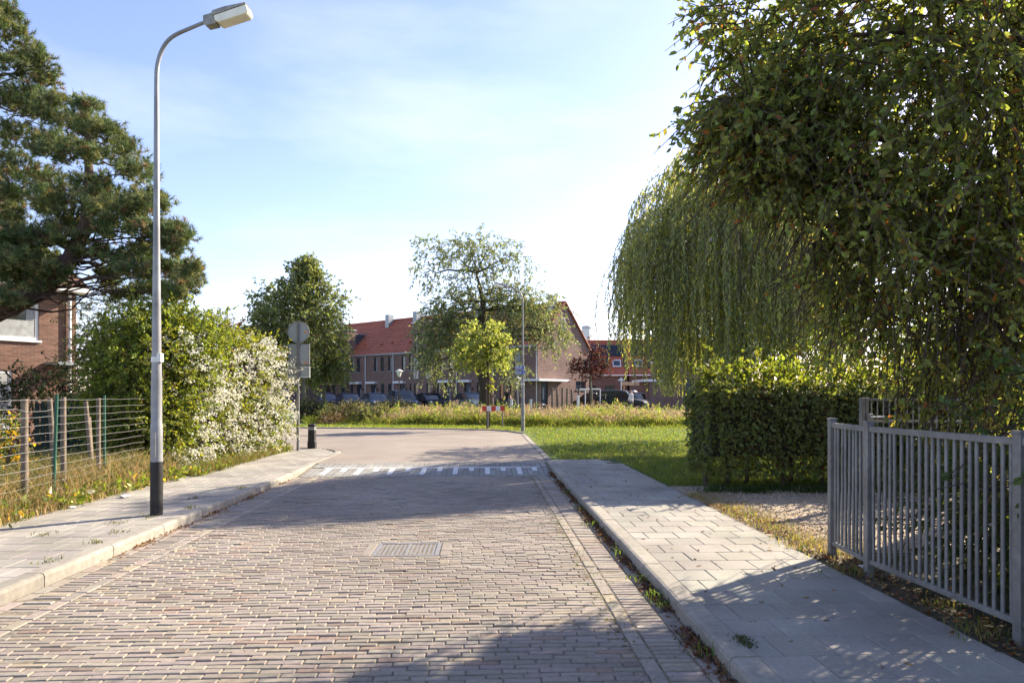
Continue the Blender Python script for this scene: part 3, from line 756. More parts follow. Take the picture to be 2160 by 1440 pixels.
# drain grate
gu, gv = (GR[0]+GR[1])/2, (GR[2]+GR[3])/2
e = empty('drain_grate', road(gu, gv, 0), TH); tag(e, 'rectangular cast iron drain grate set in the brick road', 'drain')
lw, ld = GR[1]-GR[0]-.012, GR[3]-GR[2]-.012
fr = MB()
for s in (-1, 1):
    fr.box((s*(lw/2-.02), 0, -.015), (.04, ld, .03)); fr.box((0, s*(ld/2-.016), -.0155), (lw-.08, .032, .03))
fr.box((0, 0, -.016), (.03, ld-.064, .028))
fr.build('frame', 'iron', e)
MB().box((0, 0, -.14), (lw, ld, .1)).build('drain_bottom', 'dark_void', e)  # near-black colour gives the drain slots their dark
nb = 13
for i in range(nb):
    x = -lw/2+.04+(lw-.08)*(i+.5)/nb
    if abs(x) < .022: continue
    MB().box((x, 0, -.018), (.019, ld-.07, .026)).build('bar', 'iron', e)
for s in (-1, 1): MB().box((s*(lw/2+.055), 0, -.013), (.09, ld, .03), tint=(.85, .85, .85)).build('side_stone', 'gutter', e, bevel=.006)

# galvanised railing along the pavement
FP = [(2.79, 5.95), (2.76, 5.28), (2.87, 3.85), (2.99, 2.35)]
e = empty('steel_railing', (0, 0, 0)); tag(e, 'galvanised steel railing with upright bars along the shaded pavement', 'railing')
barm = MB().tube([(0, 0, 0), (0, 0, 1.02)], .0125, 8, caps=False).mesh('bar', True); barm.materials.append(M['galv'])
for i, (x, y) in enumerate(FP):
    a_ = math.atan2(-(FP[min(i+1, 3)][0]-FP[max(i-1, 0)][0]), FP[min(i+1, 3)][1]-FP[max(i-1, 0)][1])
    post = MB().box((0, 0, .6), (.058, .058, 1.36)).build('post', 'galv', e, bevel=.004, loc=(x, y, .0), rot=(0, 0, a_))
    MB().box((0, 0, 1.289), (.064, .064, .018)).build('cap', 'galv', post)
for i in range(3):
    a, b = Vector((*FP[i], 0)), Vector((*FP[i+1], 0)); d = b-a; ln = d.length; dn = d.normalized(); rz = math.atan2(d.y, d.x)
    m_ = (a+b)/2
    MB().box((0, 0, 0), (ln-.06, .042, .042)).build('top_rail', 'galv', e, bevel=.003, loc=(m_.x, m_.y, 1.235), rot=(0, 0, rz))
    MB().box((0, 0, 0), (ln-.06, .036, .036)).build('bottom_rail', 'galv', e, bevel=.003, loc=(m_.x, m_.y, .215), rot=(0, 0, rz))
    nb = max(2, round((ln-.06)/.0655))
    for k in range(nb):
        p = a+dn*(.03+(ln-.06)*(k+.5)/nb)
        o = bpy.data.objects.new('bar', barm); o.location = (p.x+random.uniform(-.0015, .0015), p.y, .21); o.rotation_euler = (random.gauss(0, .003), random.gauss(0, .003), 0); link(o, e)

# gate behind it
GX, GY = at(1824, 8.7), 8.7
e = empty('steel_gate', (GX, GY, .1), rad(3)); tag(e, 'galvanised gate with lock and handle behind the railing', 'gate')
MB().box((-.035, 0, .65), (.05, .06, 1.42)).build('gate_post', 'galv', e, bevel=.004)
MB().box((.02, 0, .68), (.04, .05, 1.36)).build('stile', 'galv', e, bevel=.004)
lock = MB().box((.045, -.035, 1.05), (.07, .05, .22)).build('lock_box', 'galv', e, bevel=.005)
MB().tube([(.05, -.06, 1.12), (.05, -.11, 1.12), (.19, -.11, 1.12)], .012, 8).build('handle', 'sign_edge', lock)
for z in (1.34, 1.06, .12): MB().box((.75, 0, z), (1.42, .03, .03)).build('rail', 'galv', e)
for i in range(18): MB().tube([(.09+i*.078, 0, .13), (.09+i*.078, 0, 1.33)], .009, 6).build('bar', 'galv', e)

# --- wire fence on the left verge: wooden and green steel posts, line wires
e = empty('wire_fence', (-6.0, 9, .09)); tag(e, 'wire fence with grey wooden and green steel posts in the weeds', 'fence')
fa, fb = Vector((-5.55, 6.2, 0)), Vector((-6.35, 11.8, 0))
def on_fence(px):
    k = (px-1080)/1440; t = (k*fa.y-fa.x)/((fb.x-fa.x)-k*(fb.y-fa.y)); return fa.lerp(fb, t)
org = Vector((-6.0, 9, .09))
def fpost(px, r, m, name, lean=0., back=.06, h=1.36):
    p = on_fence(px)-org+Vector((-back, 0, 0)); p.z = 0
    mb = MB().tube([p+Vector((-lean*.1, 0, -.15)), p+Vector((lean*.5, 0, h*.5)), p+Vector((lean, 0, h))], [r, r*.97, r*.92], 9)
    mb.build(name, m, e, smooth=True)
fpost(62, .042, 'wood', 'wooden_post'); fpost(143, .036, 'wood', 'wooden_post', h=1.38); fpost(171, .034, 'wood', 'wooden_post', -.09, .35); fpost(216, .032, 'wood', 'wooden_post')
fpost(262, .036, 'wood', 'wooden_post', -.12, .5, 1.3); fpost(274, .03, 'wood', 'wooden_post', -.07, .6, 1.05); fpost(-30, .04, 'wood', 'wooden_post')
fpost(115, .022, 'green_steel', 'steel_post', .05, .02, 1.42); fpost(223, .02, 'green_steel', 'steel_post', 0, .02, 1.40); fpost(5, .026, 'black_paint', 'steel_post', 0, .3, .95)
for i in range(12):
    z = 1.34-i*.105
    pts = []
    for k in range(26):
        p = fa.lerp(fb, k/25)-org; p.z = z-.004*math.sin(k*1.3+i)-(.03 if i == 1 and 8 < k < 12 else 0); pts.append(p)
    MB().tube(pts, .0024, 4, caps=False).build('wire', 'wire', e)
# dark green board fence in the garden behind
A_, B_ = Vector((at(72, 14.5), 14.5, .08)), Vector((at(214, 15.2), 15.2, .08))
e = empty('board_fence', A_, math.atan2(B_.y-A_.y, B_.x-A_.x)); tag(e, 'dark green board fence behind the wire fence in the garden', 'fence')
M['green_board'] = mat('green_board', (.018, .04, .03), .7, .2, 10, .2, 60)
ln = (B_-A_).length; nbd = 12
for i in range(nbd): MB().box((ln*(i+.5)/nbd, 0, .62), (ln/nbd-.015, .03, 1.25)).build('board', 'green_board', e)
for z in (.25, 1.0): MB().box((ln/2, .035, z), (ln, .035, .07)).build('rail', 'green_board', e)
def crumple(name, loc, s, label):
    bm = bmesh.new(); bmesh.ops.create_icosphere(bm, subdivisions=2, radius=s)
    for v in bm.verts:
        v.co *= random.uniform(.6, 1.25); v.co.z = v.co.z*.28+s*.25
    me = bpy.data.meshes.new(name); bm.to_mesh(me); bm.free()
    tag(obj(name, me, 'paper', loc=loc, rot=(0, 0, random.random()*6)), label, 'litter', 'scraps of litter')
crumple('litter_scrap', (-5.28, 9.3, .1), .07, 'larger white scrap of litter in the weeds beside the lamp post')
crumple('litter_scrap', (-5.45, 8.45, .1), .05, 'small white scrap of litter at the weedy pavement edge')
crumple('litter_scrap', (2.86, 5.52, .095), .05, 'scrap of white paper on the soil under the railing')

# ================================================================== BUILDINGS
def wall_panel(W, Ht, holes, depth=.14, x0=0., z0=0., top=None):
    """brick face in the plane y=0 (outside is -y) with real openings and reveals; holes = (xa,xb,za,zb)"""
    xs = sorted({x0, x0+W, *[h[0] for h in holes], *[h[1] for h in holes]}); zs = sorted({z0, z0+Ht, *[h[2] for h in holes], *[h[3] for h in holes]})
    mb = MB()
    inside = lambda x, z: any(h[0] < x < h[1] and h[2] < z < h[3] for h in holes)
    for i in range(len(xs)-1):
        for k in range(len(zs)-1):
            if inside((xs[i]+xs[i+1])/2, (zs[k]+zs[k+1])/2): continue
            mb.add([(xs[i], 0, zs[k]), (xs[i+1], 0, zs[k]), (xs[i+1], 0, zs[k+1]), (xs[i], 0, zs[k+1])], [(0, 1, 2, 3)])
    for a, b, c, d in holes:
        for q in (((a, c), (a, d)), ((b, d), (b, c)), ((a, d), (b, d)), ((b, c), (a, c))):
            mb.add([(q[0][0], 0, q[0][1]), (q[0][0], depth, q[0][1]), (q[1][0], depth, q[1][1]), (q[1][0], 0, q[1][1])], [(0, 1, 2, 3)])
    return mb
def window(par, xa, xb, za, zb, y=.08, fm='dark_frame', gm='glass', fw=.06, sill='zinc', mull=0, M4=None, curtain=None):
    """frame > pane, sill, curtain"""
    T = M4 or Matrix.Identity(4)
    mb = MB(); bx = lambda a, b: mb.add([T @ Vector(v) for v in MB().b2(a, b).v], [(0, 3, 2, 1), (4, 5, 6, 7), (0, 1, 5, 4), (1, 2, 6, 5), (2, 3, 7, 6), (3, 0, 4, 7)])
    bx((xa, y, za), (xa+fw, y+.06, zb)); bx((xb-fw, y, za), (xb, y+.06, zb)); bx((xa+fw, y, za), (xb-fw, y+.06, za+fw)); bx((xa+fw, y, zb-fw), (xb-fw, y+.06, zb))
    for i in range(mull):
        x = xa+(xb-xa)*(i+1)/(mull+1); bx((x-fw/2, y, za+fw), (x+fw/2, y+.06, zb-fw))
    f = mb.build('window', fm, par)
    def box_(a, b, name, m):
        q = MB().b2(a, b); q.v = [tuple(T @ Vector(v)) for v in q.v]; return q.build(name, m, f)
    box_((xa+fw*.6, y+.03, za+fw*.6), (xb-fw*.6, y+.04, zb-fw*.6), 'pane', gm)
    if curtain:
        for (cx0, cx1, cz0, cz1, cm) in curtain: box_((cx0, y+.012, cz0), (cx1, y+.028, cz1), 'curtain', cm)  # also carries the orange patches that paint a reflection
    if sill: box_((xa-.05, -.06, za-.06), (xb+.05, y, za-.005), 'sill', sill)
    return f
def door(par, xa, xb, z1, y=.12, light=True, m='door_blue'):
    d = MB().b2((xa, y, .02), (xb, y+.05, z1)).build('door', m, par)
    if light:
        c = xa+(xb-xa)*.68
        MB().b2((c-.07, y-.012, .75), (c+.07, y+.001, 1.9)).build('pane', 'curtain', d)
        MB().b2((xa+.10, y-.05, 1.0), (xa+.14, y+.001, 1.12)).build('handle', 'alloy', d)
    return d
def tiled_slope(par, x0, x1, y0, z0, y1, z1, name='roof', n=18, th=.05, m='roof_tile', parent_kw=None):
    """one roof plane from eave (y0,z0) to ridge (y1,z1): overlapping courses, each with a real step at its lower edge"""
    mb = MB()
    d = Vector((0, y1-y0, z1-z0)); up = Vector((1, 0, 0)).cross(d).normalized()
    if up.z < 0: up = -up
    for i in range(n):
        a = Vector((0, y0, z0))+d*(i/n); b = Vector((0, y0, z0))+d*((i+1)/n)
        lo, hi = a+up*th, b+up*.012
        t = random.uniform(.9, 1.08)
        mb.add([(x0, *lo.yz), (x1, *lo.yz), (x1, *hi.yz), (x0, *hi.yz)], [(0, 1, 2, 3)], (t, t, t))
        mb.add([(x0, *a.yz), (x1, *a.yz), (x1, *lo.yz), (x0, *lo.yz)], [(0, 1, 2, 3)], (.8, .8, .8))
    e0, e1 = Vector((0, y0, z0)), Vector((0, y1, z1))
    for x in (x0, x1): mb.add([(x, *e0.yz), (x, *(e0+up*th).yz), (x, *(e1+up*.012).yz), (x, *e1.yz)], [(0, 1, 2, 3)])
    mb.add([(x0, *e0.yz), (x1, *e0.yz), (x1, *e1.yz), (x0, *e1.yz)], [(0, 3, 2, 1)])
    return mb.build(name, m, par)

FX, FY = Vector((.769, -.64, 0)), Vector((.64, .769, 0))       # along the terrace (towards the gable end) and into it
C0 = Vector((2.1, 55.9, .19)); FROT = math.atan2(-.64, .769)
EAVE, RIDGE, DEP = 5.42, 9.25, 7.6
units = [(0, 4.8)]+[(4.8+4.35*i, 4.8+4.35*(i+1)) for i in range(10)]
spec = {
 0: dict(lab='brick end house of the terrace with the tall side gable', up=[(2.2, .8), (3.6, .8)], gw=[(3.9, .45), (2.75, .45)], warm=True),
 1: dict(lab='terraced brick house behind the yellow green young tree', up=[(5.6, .55), (7.0, .55), (8.2, .55)], canopy=(7.35, 8.75), door=(7.5, 8.3), gw=[(6.5, .5)]),
 2: dict(lab='terraced brick house with half tower, white framed window and door behind the big tree', up=[(10.0, .55), (11.2, .55)], canopy=(9.9, 11.3), door=(9.95, 10.75), gw=[(11.6, .4)], tower='lo'),
 3: dict(lab='terraced brick house behind the street lantern with a half tower on its tree side', up=[(15.4, .55), (16.45, .55)], canopy=(16.1, 17.6), door=(16.25, 17.05), gw=[(15.3, .5)], tower='hi'),
 4: dict(lab='terraced brick house with three slim upper windows between two downpipes', up=[(18.5, .55), (19.65, .55), (20.7, .55)], canopy=(20.4, 21.9), door=(20.6, 21.4), gw=[(18.5, .5), (19.6, .5)]),
 5: dict(lab='terraced brick house next to the dark clad dormer, a pair of slim upper windows', up=[(23.5, .55), (24.55, .55)], canopy=(22.9, 24.5), door=(22.95, 23.75), gw=[(24.6, .5)], tower='lo'),
 6: dict(lab='terraced brick house with tower beside the leafy street tree', up=[(29.2, .55), (30.2, .55)], canopy=(28.8, 30.2), door=(29.0, 29.8), gw=[(28.4, .5)], tower='hi'),
}
def tower_parts(e, xa, xb, side):
    """half of a brick stair tower that breaks through the eaves, with dark clad cheek"""
    x0, x1 = xa, xb; top = 8.1; pr = -.28
    w = (x1-x0)
    cx = x0+w*.42 if side == 'hi' else x1-w*.42
    holes = [(cx-.29, cx+.29, .15, 2.35), (cx-.30, cx+.30, 2.85, 4.75), (cx-.22, cx+.22, 5.3, 7.1)]
    mb = wall_panel(w, top, holes, .12, x0)
    mb.v = [(v[0], v[1]+pr, v[2]) for v in mb.v]
    xr = x1 if side == 'hi' else x0
    mb.add([(x1, pr, 0), (x1, .0, 0), (x1, .0, EAVE), (x1, .9, EAVE), (x1, .9, top), (x1, pr, top)], [(0, 1, 2, 3, 4, 5)])
    mb.add([(x0, pr, 0), (x0, pr, top), (x0, .9, top), (x0, .9, EAVE), (x0, 0, EAVE), (x0, 0, 0)], [(0, 1, 2, 3, 4, 5)])
    t = mb.build('tower', 'house_brick', e)
    T = Matrix.Translation((0, pr, 0))
    window(t, *holes[0], fm='dark_frame', sill=None, M4=T); window(t, *holes[1], y=-.02, fm='white', fw=.09, sill=None, M4=T); window(t, *holes[2], sill='zinc', M4=T)
    MB().b2((x0-.05, pr-.06, top), (x1+.05, 1.0, top+.09)).build('coping', 'sign_edge', t)
    yb = (7.75-EAVE)/(RIDGE-EAVE)*DEP/2
    MB().prism([(.9, EAVE+.9), (.9, 7.72), (yb, 7.72)], x0+.08, x1-.08, M4=Matrix(((0, 1, 0, 0), (1, 0, 0, 0), (0, 0, 1, 0), (0, 0, 0, 1)))).build('dormer_cheek', 'slate', t)
    MB().b2((x0, .9, 7.72), (x1, yb+.1, 7.80)).build('dormer_roof', 'zinc', t)
for i, (s0, s1) in enumerate(units):
    W = s1-s0; e = empty('terraced_house', C0-FX*s1, FROT)
    X = lambda s: s1-s
    d = spec.get(i)
    if d: tag(e, d['lab'], 'house', 'houses of the brick terrace')
    else:
        d = dict(up=[(s0+1.0, .55), (s0+2.2, .55), (s0+3.3, .55)], gw=[(s0+1.0, .5), (s0+3.5, .5)], canopy=(s0+1.6, s0+3.0), door=(s0+1.8, s0+2.6))
        tag(e, 'far brick house of the terrace mostly hidden behind the street trees', 'house', 'terrace houses behind the street trees')
    tw = None
    if d.get('tower') == 'lo': tw = (0, 1.45)          # local x of the tower half (boundary lies at this unit's left end)
    if d.get('tower') == 'hi': tw = (W-1.45, W)
    holes = []; wins = []
    for s, w in d['up']:
        h = (X(s)-w/2, X(s)+w/2, 3.65, 5.08); holes.append(h); wins.append((h, 1))
    for s, w in d['gw']:
        h = (X(s)-w/2, X(s)+w/2, .45, 2.4); holes.append(h); wins.append((h, 0))
    if 'door' in d: dh = (X(d['door'][1]), X(d['door'][0]), 0.02, 2.3); holes.append(dh)
    wall = wall_panel(W, EAVE, holes)
    # party and back walls close the volume
    wall.add([(0, 0, 0), (0, 0, EAVE), (0, DEP/2, RIDGE-.05), (0, DEP, EAVE), (0, DEP, 0)], [(0, 1, 2, 3, 4)])
    if i: wall.add([(W, 0, 0), (W, DEP, 0), (W, DEP, EAVE), (W, DEP/2, RIDGE-.05), (W, 0, EAVE)], [(0, 1, 2, 3, 4)])
    wall.add([(0, DEP, 0), (0, DEP, EAVE), (W, DEP, EAVE), (W, DEP, 0)], [(0, 1, 2, 3)])
    wall.build('wall', 'house_brick', e)
    for q, (h, up) in enumerate(wins):
        cur = None
        if up and (q+i) % 2 == 0: cur = [(h[0]+.30, h[1]-.06, h[2]+.06, h[3]-.06, 'curtain')]
        if d.get('warm') and not up: cur = [(h[0]+.08, h[0]+.34, h[2]+.5, h[3]-.1, 'warm_curtain')]  # flat orange patch painted as the reflection in the ground floor windows
        window(e, *h, fw=.05, curtain=cur, sill='zinc' if up else None)
    if 'door' in d:
        door(e, *dh[:2], dh[3])
        c0, c1 = X(d['canopy'][1]), X(d['canopy'][0]); MB().b2((c0, -.40, 2.42), (c1, -.0, 2.62)).build('canopy', 'white', e)
        MB().b2((dh[1]+.2, -.10, 1.75), (dh[1]+.3, -.003, 1.95)).build('wall_lamp', 'black_paint', e)
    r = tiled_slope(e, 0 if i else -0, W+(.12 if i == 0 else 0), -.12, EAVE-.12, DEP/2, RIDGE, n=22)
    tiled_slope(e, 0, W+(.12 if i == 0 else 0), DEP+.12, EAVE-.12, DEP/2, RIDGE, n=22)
    MB().tube([(0, DEP/2, RIDGE+.04), (W+(.13 if i == 0 else 0), DEP/2, RIDGE+.04)], .10, 8).build('ridge', 'roof_tile', e)
    g0, g1 = (tw[1] if tw and tw[0] == 0 else 0), (tw[0] if tw and tw[0] > 0 else W)
    MB().b2((g0, -.20, EAVE-.15), (g1, -.06, EAVE-.02)).build('gutter', 'zinc', e)
    if tw: tower_parts(e, *tw, 'hi' if tw[0] > 0 else 'lo')
    if not (tw and tw[0] > 0): MB().tube([(W-.06, -.07, .1), (W-.06, -.07, EAVE-.12)], .045, 8).build('downpipe', 'sign_edge', e)
    for k in range(3):
        t_ = .28+.02*k; yy = -.12+(DEP/2+.12)*t_; z_ = EAVE-.12+(RIDGE-EAVE+.12)*t_
        if 1 < i < 7 and k < 2: MB().box((W*(.3+.35*k), yy-.05, z_+.10), (.22, .30, .13), R=Matrix.Rotation(rad(20), 3, 'X')).build('vent_tile', 'roof_tile', e)
    if i in (4, 5, 7, 2, 1): MB().b2((W-.55, DEP/2-.85, RIDGE-.9), (W+.0, DEP/2-.15, RIDGE+.55)).build('chimney', 'zinc', e)
    if i == 0:
        MB().b2((W-1.2, DEP/2-.85, RIDGE-.9), (W-.65, DEP/2-.15, RIDGE+.65)).build('chimney', 'zinc', e)
        # side gable with door and windows, in its own frame: x runs from the front corner backwards
        G = Matrix(((0, -1, 0, W), (1, 0, 0, 0), (0, 0, 1, 0), (0, 0, 0, 1)))
        gh = [(.45, 1.4, .02, 2.35), (5.5, 7.1, 1.75, 2.5), (3.35, 3.85, 6.9, 7.9)]
        gm_ = wall_panel(DEP, EAVE, [h for h in gh[:2]], .14)
        gm_.add([(0, 0, EAVE), (DEP, 0, EAVE), (DEP/2, 0, RIDGE-.02)], [(0, 1, 2)])
        gm_.v = [tuple(G @ Vector(v)) for v in gm_.v]
        gw_ = gm_.build('side_wall', 'house_brick', e)
        window(e, *gh[1], M4=G, mull=1, fw=.06); window(e, *gh[2], y=-.03, M4=G, fm='white', fw=.05)
        q = MB().b2((.45, .10, .02), (1.4, .15, 2.35)); q.v = [tuple(G @ Vector(v)) for v in q.v]; dd = q.build('door', 'door_blue', e)
        q = MB().b2((.80, .088, .9), (1.0, .101, 1.9)); q.v = [tuple(G @ Vector(v)) for v in q.v]; q.build('pane', 'curtain', dd)
        q = MB().b2((.78, .088, .45), (1.12, .101, .55)); q.v = [tuple(G @ Vector(v)) for v in q.v]; q.build('letter_box', 'white', dd)
        MB().b2((W-1.8, -.8, 2.42), (W+.8, -.0, 2.60)).b2((W+.003, -.0, 2.42), (W+.8, 3.5, 2.60)).build('canopy', 'white', e)
        vg = MB()
        for sgn in (0, 1):
            a_ = Vector((W+.10, -.14 if sgn == 0 else DEP+.14, EAVE-.10)); b_ = Vector((W+.10, DEP/2, RIDGE+.06))
            vg.tube([a_, b_], .09, 6)
        vg.build('verge_tiles', 'roof_tile', e)

# row of houses further right with dark solar roofs
def far_house(x0, x1, y, ez, rz_, lab, skyl=(), panels=(), brick_only=False):
    e = empty('brick_house', (x0, y, .19), rad(-4)); tag(e, lab, 'house', 'houses behind the parked cars')
    W = x1-x0; D_ = 7
    w = wall_panel(W, ez, [(1.2, 2.2, .9, 2.3), (W-2.4, W-1.3, .9, 2.3)])
    w.add([(0, 0, 0), (0, 0, ez), (0, D_/2, rz_), (0, D_, ez), (0, D_, 0)], [(0, 1, 2, 3, 4)]); w.add([(W, 0, 0), (W, D_, 0), (W, D_, ez), (W, D_/2, rz_), (W, 0, ez)], [(0, 1, 2, 3, 4)])
    w.build('wall', 'house_brick', e)
    window(e, 1.2, 2.2, .9, 2.3); window(e, W-2.4, W-1.3, .9, 2.3)
    tiled_slope(e, -.1, W+.1, -.25, ez-.2, D_/2, rz_, n=14); tiled_slope(e, -.1, W+.1, D_+.25, ez-.2, D_/2, rz_, n=14)
    MB().b2((-.1, -.38, ez-.22), (W+.1, -.24, ez-.08)).build('gutter', 'white', e)
    MB().tube([(-.1, D_/2, rz_+.05), (W+.1, D_/2, rz_+.05)], .1, 8).build('ridge', 'roof_tile', e)
    dv = Vector((0, D_/2+.25, rz_-ez+.2)); nr = Vector((0, -dv.z, dv.y)).normalized()
    if nr.z < 0: nr = -nr
    def on(xa, xb, ta, tb, lift, name, m, par=e):
        pts = []
        for x, t in ((xa, ta), (xb, ta), (xb, tb), (xa, tb)):
            p = Vector((x, -.25, ez-.2))+dv*t; pts.append(p)
        vs = [p+nr*(lift-.05) for p in pts]+[p+nr*lift for p in pts]
        return MB().add(vs, [(0, 3, 2, 1), (4, 5, 6, 7), (0, 1, 5, 4), (1, 2, 6, 5), (2, 3, 7, 6), (3, 0, 4, 7)]).build(name, m, par)
    for (a, b, c, d_) in panels: on(a, b, c, d_, .12, 'solar_panel', 'solar')
    for (a, b, c, d_) in skyl:
        k = on(a, b, c, d_, .17, 'roof_window', 'sign_edge'); on(a+.1, b-.1, c+.03, d_-.03, .18, 'pane', 'glass', k)
    return e
yF = 74.0
pan = [(a, a+1.55, t, t+.33) for a in (.4, 2.0, 3.6, 5.2) for t in (.20, .54)]
far_house(at(1215, yF), at(1322, yF), yF, 3.55, 7.35, 'brick house with solar panels behind the purple leaved tree', [(4.0, 4.9, .22, .42)], [p for p in pan if not (p[0] in (3.6,) and p[2] == .20)])
far_house(at(1324, yF)+.1, at(1440, yF), yF-.6, 3.55, 7.35, 'brick house with solar panels behind the weeping willow', [(.6, 1.5, .22, .42)], pan[1::2]+[(2.0, 3.5, .2, .5), (3.6, 5.1, .2, .5)])
far_house(at(1444, yF), at(1570, yF), yF-1.2, 3.55, 7.35, 'brick house with red tiled roof hidden behind willow and hedge')
# flat roofed brick shed with white fascia and the taller brick block beside it
D_ = 60
e = empty('brick_shed', (at(1371, D_), D_, .19)); tag(e, 'flat roofed brick shed with white fascia left of the hedge', 'shed')
w1 = at(1403, D_)-at(1371, D_)
mb = wall_panel(w1, 2.45, []); mb.add([(0, 0, 0), (0, 0, 2.45), (0, 5, 2.45), (0, 5, 0)], [(0, 1, 2, 3)]); mb.add([(w1, 0, 0), (w1, 5, 0), (w1, 5, 2.45), (w1, 0, 2.45)], [(0, 1, 2, 3)]); mb.build('wall', 'house_brick', e)
MB().b2((-.7, -.15, 2.452), (w1+.15, 5, 2.66)).build('fascia', 'white', e); MB().b2((-.65, -.1, 2.662), (w1+.1, 5, 2.70)).build('roof', 'slate', e)
e = empty('brick_house', (at(1403, D_)+.02, D_+.5, .19)); tag(e, 'brick block with a tall dark door half hidden by the clipped hedge', 'house', 'houses behind the parked cars')
w2 = 6.2
mb = wall_panel(w2, 4.3, [(1.65, 2.65, .02, 2.75), (3.6, 4.8, .9, 2.2)]); mb.add([(0, 0, 0), (0, 0, 4.3), (0, 6, 4.3), (0, 6, 0)], [(0, 1, 2, 3)]); mb.add([(w2, 0, 0), (w2, 6, 0), (w2, 6, 4.3), (w2, 0, 4.3)], [(0, 1, 2, 3)])
mb.build('wall', 'house_brick', e); MB().b2((1.65, .1, .02), (2.65, .14, 2.75)).build('door', 'door_blue', e); window(e, 3.6, 4.8, .9, 2.2)
MB().b2((-.1, -.1, 4.302), (w2+.1, 6, 4.46)).build('fascia', 'white', e); MB().b2((.02, -.03, .9), (1.45, -.003, .93)).build('plinth_band', 'house_brick', e)
# garden wall with piers, timber canopy
e = empty('garden_fence', (at(1304, 66), 66, .19)); tag(e, 'garden fence of pale pickets between white capped brick piers', 'fence')
for i in range(3):
    x = i*(at(1370, 66)-at(1304, 66))/2
    pr_ = MB().box((x, 0, .78), (.45, .45, 1.56)).build('pier', 'house_brick', e); MB().lathe([(.36, 1.561), (.34, 1.63), (.16, 1.72)], 4, (x, 0, 0)).build('cap', 'white', pr_)
for i in range(2):
    x0 = i*(at(1370, 66)-at(1304, 66))/2+.25; w_ = (at(1370, 66)-at(1304, 66))/2-.5
    MB().b2((x0, -.05, 1.38), (x0+w_, .05, 1.46)).build('rail', 'white', e)
    for k in range(9): MB().b2((x0+w_*(k+.15)/9, -.02, .1), (x0+w_*(k+.8)/9, .02, 1.38)).build('picket', 'wood', e)
e = empty('timber_canopy', (at(1316, 68.5), 68.5, .19)); tag(e, 'cream timber canopy above the garden fence', 'canopy')
M['cream'] = mat('cream_timber', (.62, .48, .30), .7, .1, 4)
MB().b2((0, -.1, 2.25), (2.7, 1.4, 2.6)).build('beam', 'cream', e)
for x in (.1, 2.6): MB().b2((x-.06, .5, 0), (x+.06, .62, 2.25)).build('post', 'cream', e)
e = empty('white_tower', (at(1237, 120), 120, .19)); tag(e, 'pale round tower rising behind the terrace gable', 'tower')
MB().lathe([(.78, 0), (.78, 13.2), (.72, 13.4)], 20).build('shaft', 'white', e, smooth=True); MB().lathe([(.9, 13.0), (.9, 13.12)], 20).build('rim', 'zinc', e)
MB().b2((-1.3, -.3, 0), (-.8, .3, 12.6)).build('pipe', 'zinc', e)

# old brick house on the far left
hd = Vector((.5, .866, 0)); C1 = Vector((-13.15, 20.6, .08)); rzh = math.atan2(-.866, -.5)+math.pi   # local x runs away along the facade
e = empty('brick_house', C1-hd*9, math.atan2(hd.y, hd.x)); tag(e, 'old red brick house with white windows behind the pine trees', 'house')
Wd = 9; EH, RH, DH = 4.75, 7.3, 8.
# facade: local x 0..9 (corner at 9), outside is -y ; camera sees the last two metres
X9 = lambda t: Wd-t
holes = [(X9(2.55), X9(1.02), 2.98, 4.05), (X9(3.3), X9(1.7), .45, 2.10), (.8, 2.4, 2.98, 4.05), (.8, 2.4, .5, 2.1)]
mb = wall_panel(Wd, EH, holes, .12); mb.add([(Wd, 0, 0), (Wd, DH, 0), (Wd, DH, EH), (Wd, DH/2, RH), (Wd, 0, EH)], [(0, 1, 2, 3, 4)]); mb.add([(0, 0, 0), (0, 0, EH), (0, DH/2, RH), (0, DH, EH), (0, DH, 0)], [(0, 1, 2, 3, 4)])
mb.build('wall', 'old_brick', e)
for q, h in enumerate(holes):
    cu = [(h[0]+.08, h[1]-.08, h[2]+.08, h[2]+(.55 if q == 0 else h[3]-h[2]-.1), 'curtain')]
    if q == 0: cu.append((h[1]-.32, h[1]-.08, h[2]+.56, h[3]-.06, 'curtain'))
    window(e, *h, y=.03, fm='white', fw=.08, sill='white', curtain=cu)
tiled_slope(e, -.2, Wd+.15, -.4, EH-.15, DH/2, RH, n=16, m='old_roof'); tiled_slope(e, -.2, Wd+.15, DH+.4, EH-.15, DH/2, RH, n=16, m='old_roof')
MB().b2((-.2, -.5, EH-.30), (Wd+.15, -.05, EH-.16)).build('soffit', 'white', e)
MB().tube([(-.2, DH/2, RH+.05), (Wd+.15, DH/2, RH+.05)], .1, 8).build('ridge', 'old_roof', e)
MB().b2((Wd-1.5, 2.2, EH+.4), (Wd-.7, 3.0, RH+.55)).build('chimney', 'old_brick', e)
MB().tube([(Wd-.22, -.07, 0), (Wd-.22, -.07, EH-.3)], .045, 8).build('downpipe', 'white', e)
MB().b2((Wd-.9, -.8, 2.28), (Wd+.02, -.02, 2.36)).build('porch_roof', 'zinc', e)
# dark brick house far left between hedge and street tree
e = empty('brick_house', (at(497, 70), 70, .19), rad(-35)); tag(e, 'dark brick building seen over the flowering hedge left of the street trees', 'house')
mb = wall_panel(5, 8.1, [(1, 1.8, 5.9, 7.2), (3, 3.8, 5.9, 7.2)]); mb.add([(5, 0, 0), (5, 7, 0), (5, 7, 8.1), (5, 0, 8.1)], [(0, 1, 2, 3)]); mb.add([(0, 0, 0), (0, 0, 8.1), (0, 7, 8.1), (0, 7, 0)], [(0, 1, 2, 3)]); mb.build('wall', 'house_brick', e)
window(e, 1, 1.8, 5.9, 7.2); window(e, 3, 3.8, 5.9, 7.2); MB().b2((-.1, -.1, 8.102), (5.1, 7.1, 8.22)).build('coping', 'zinc', e)

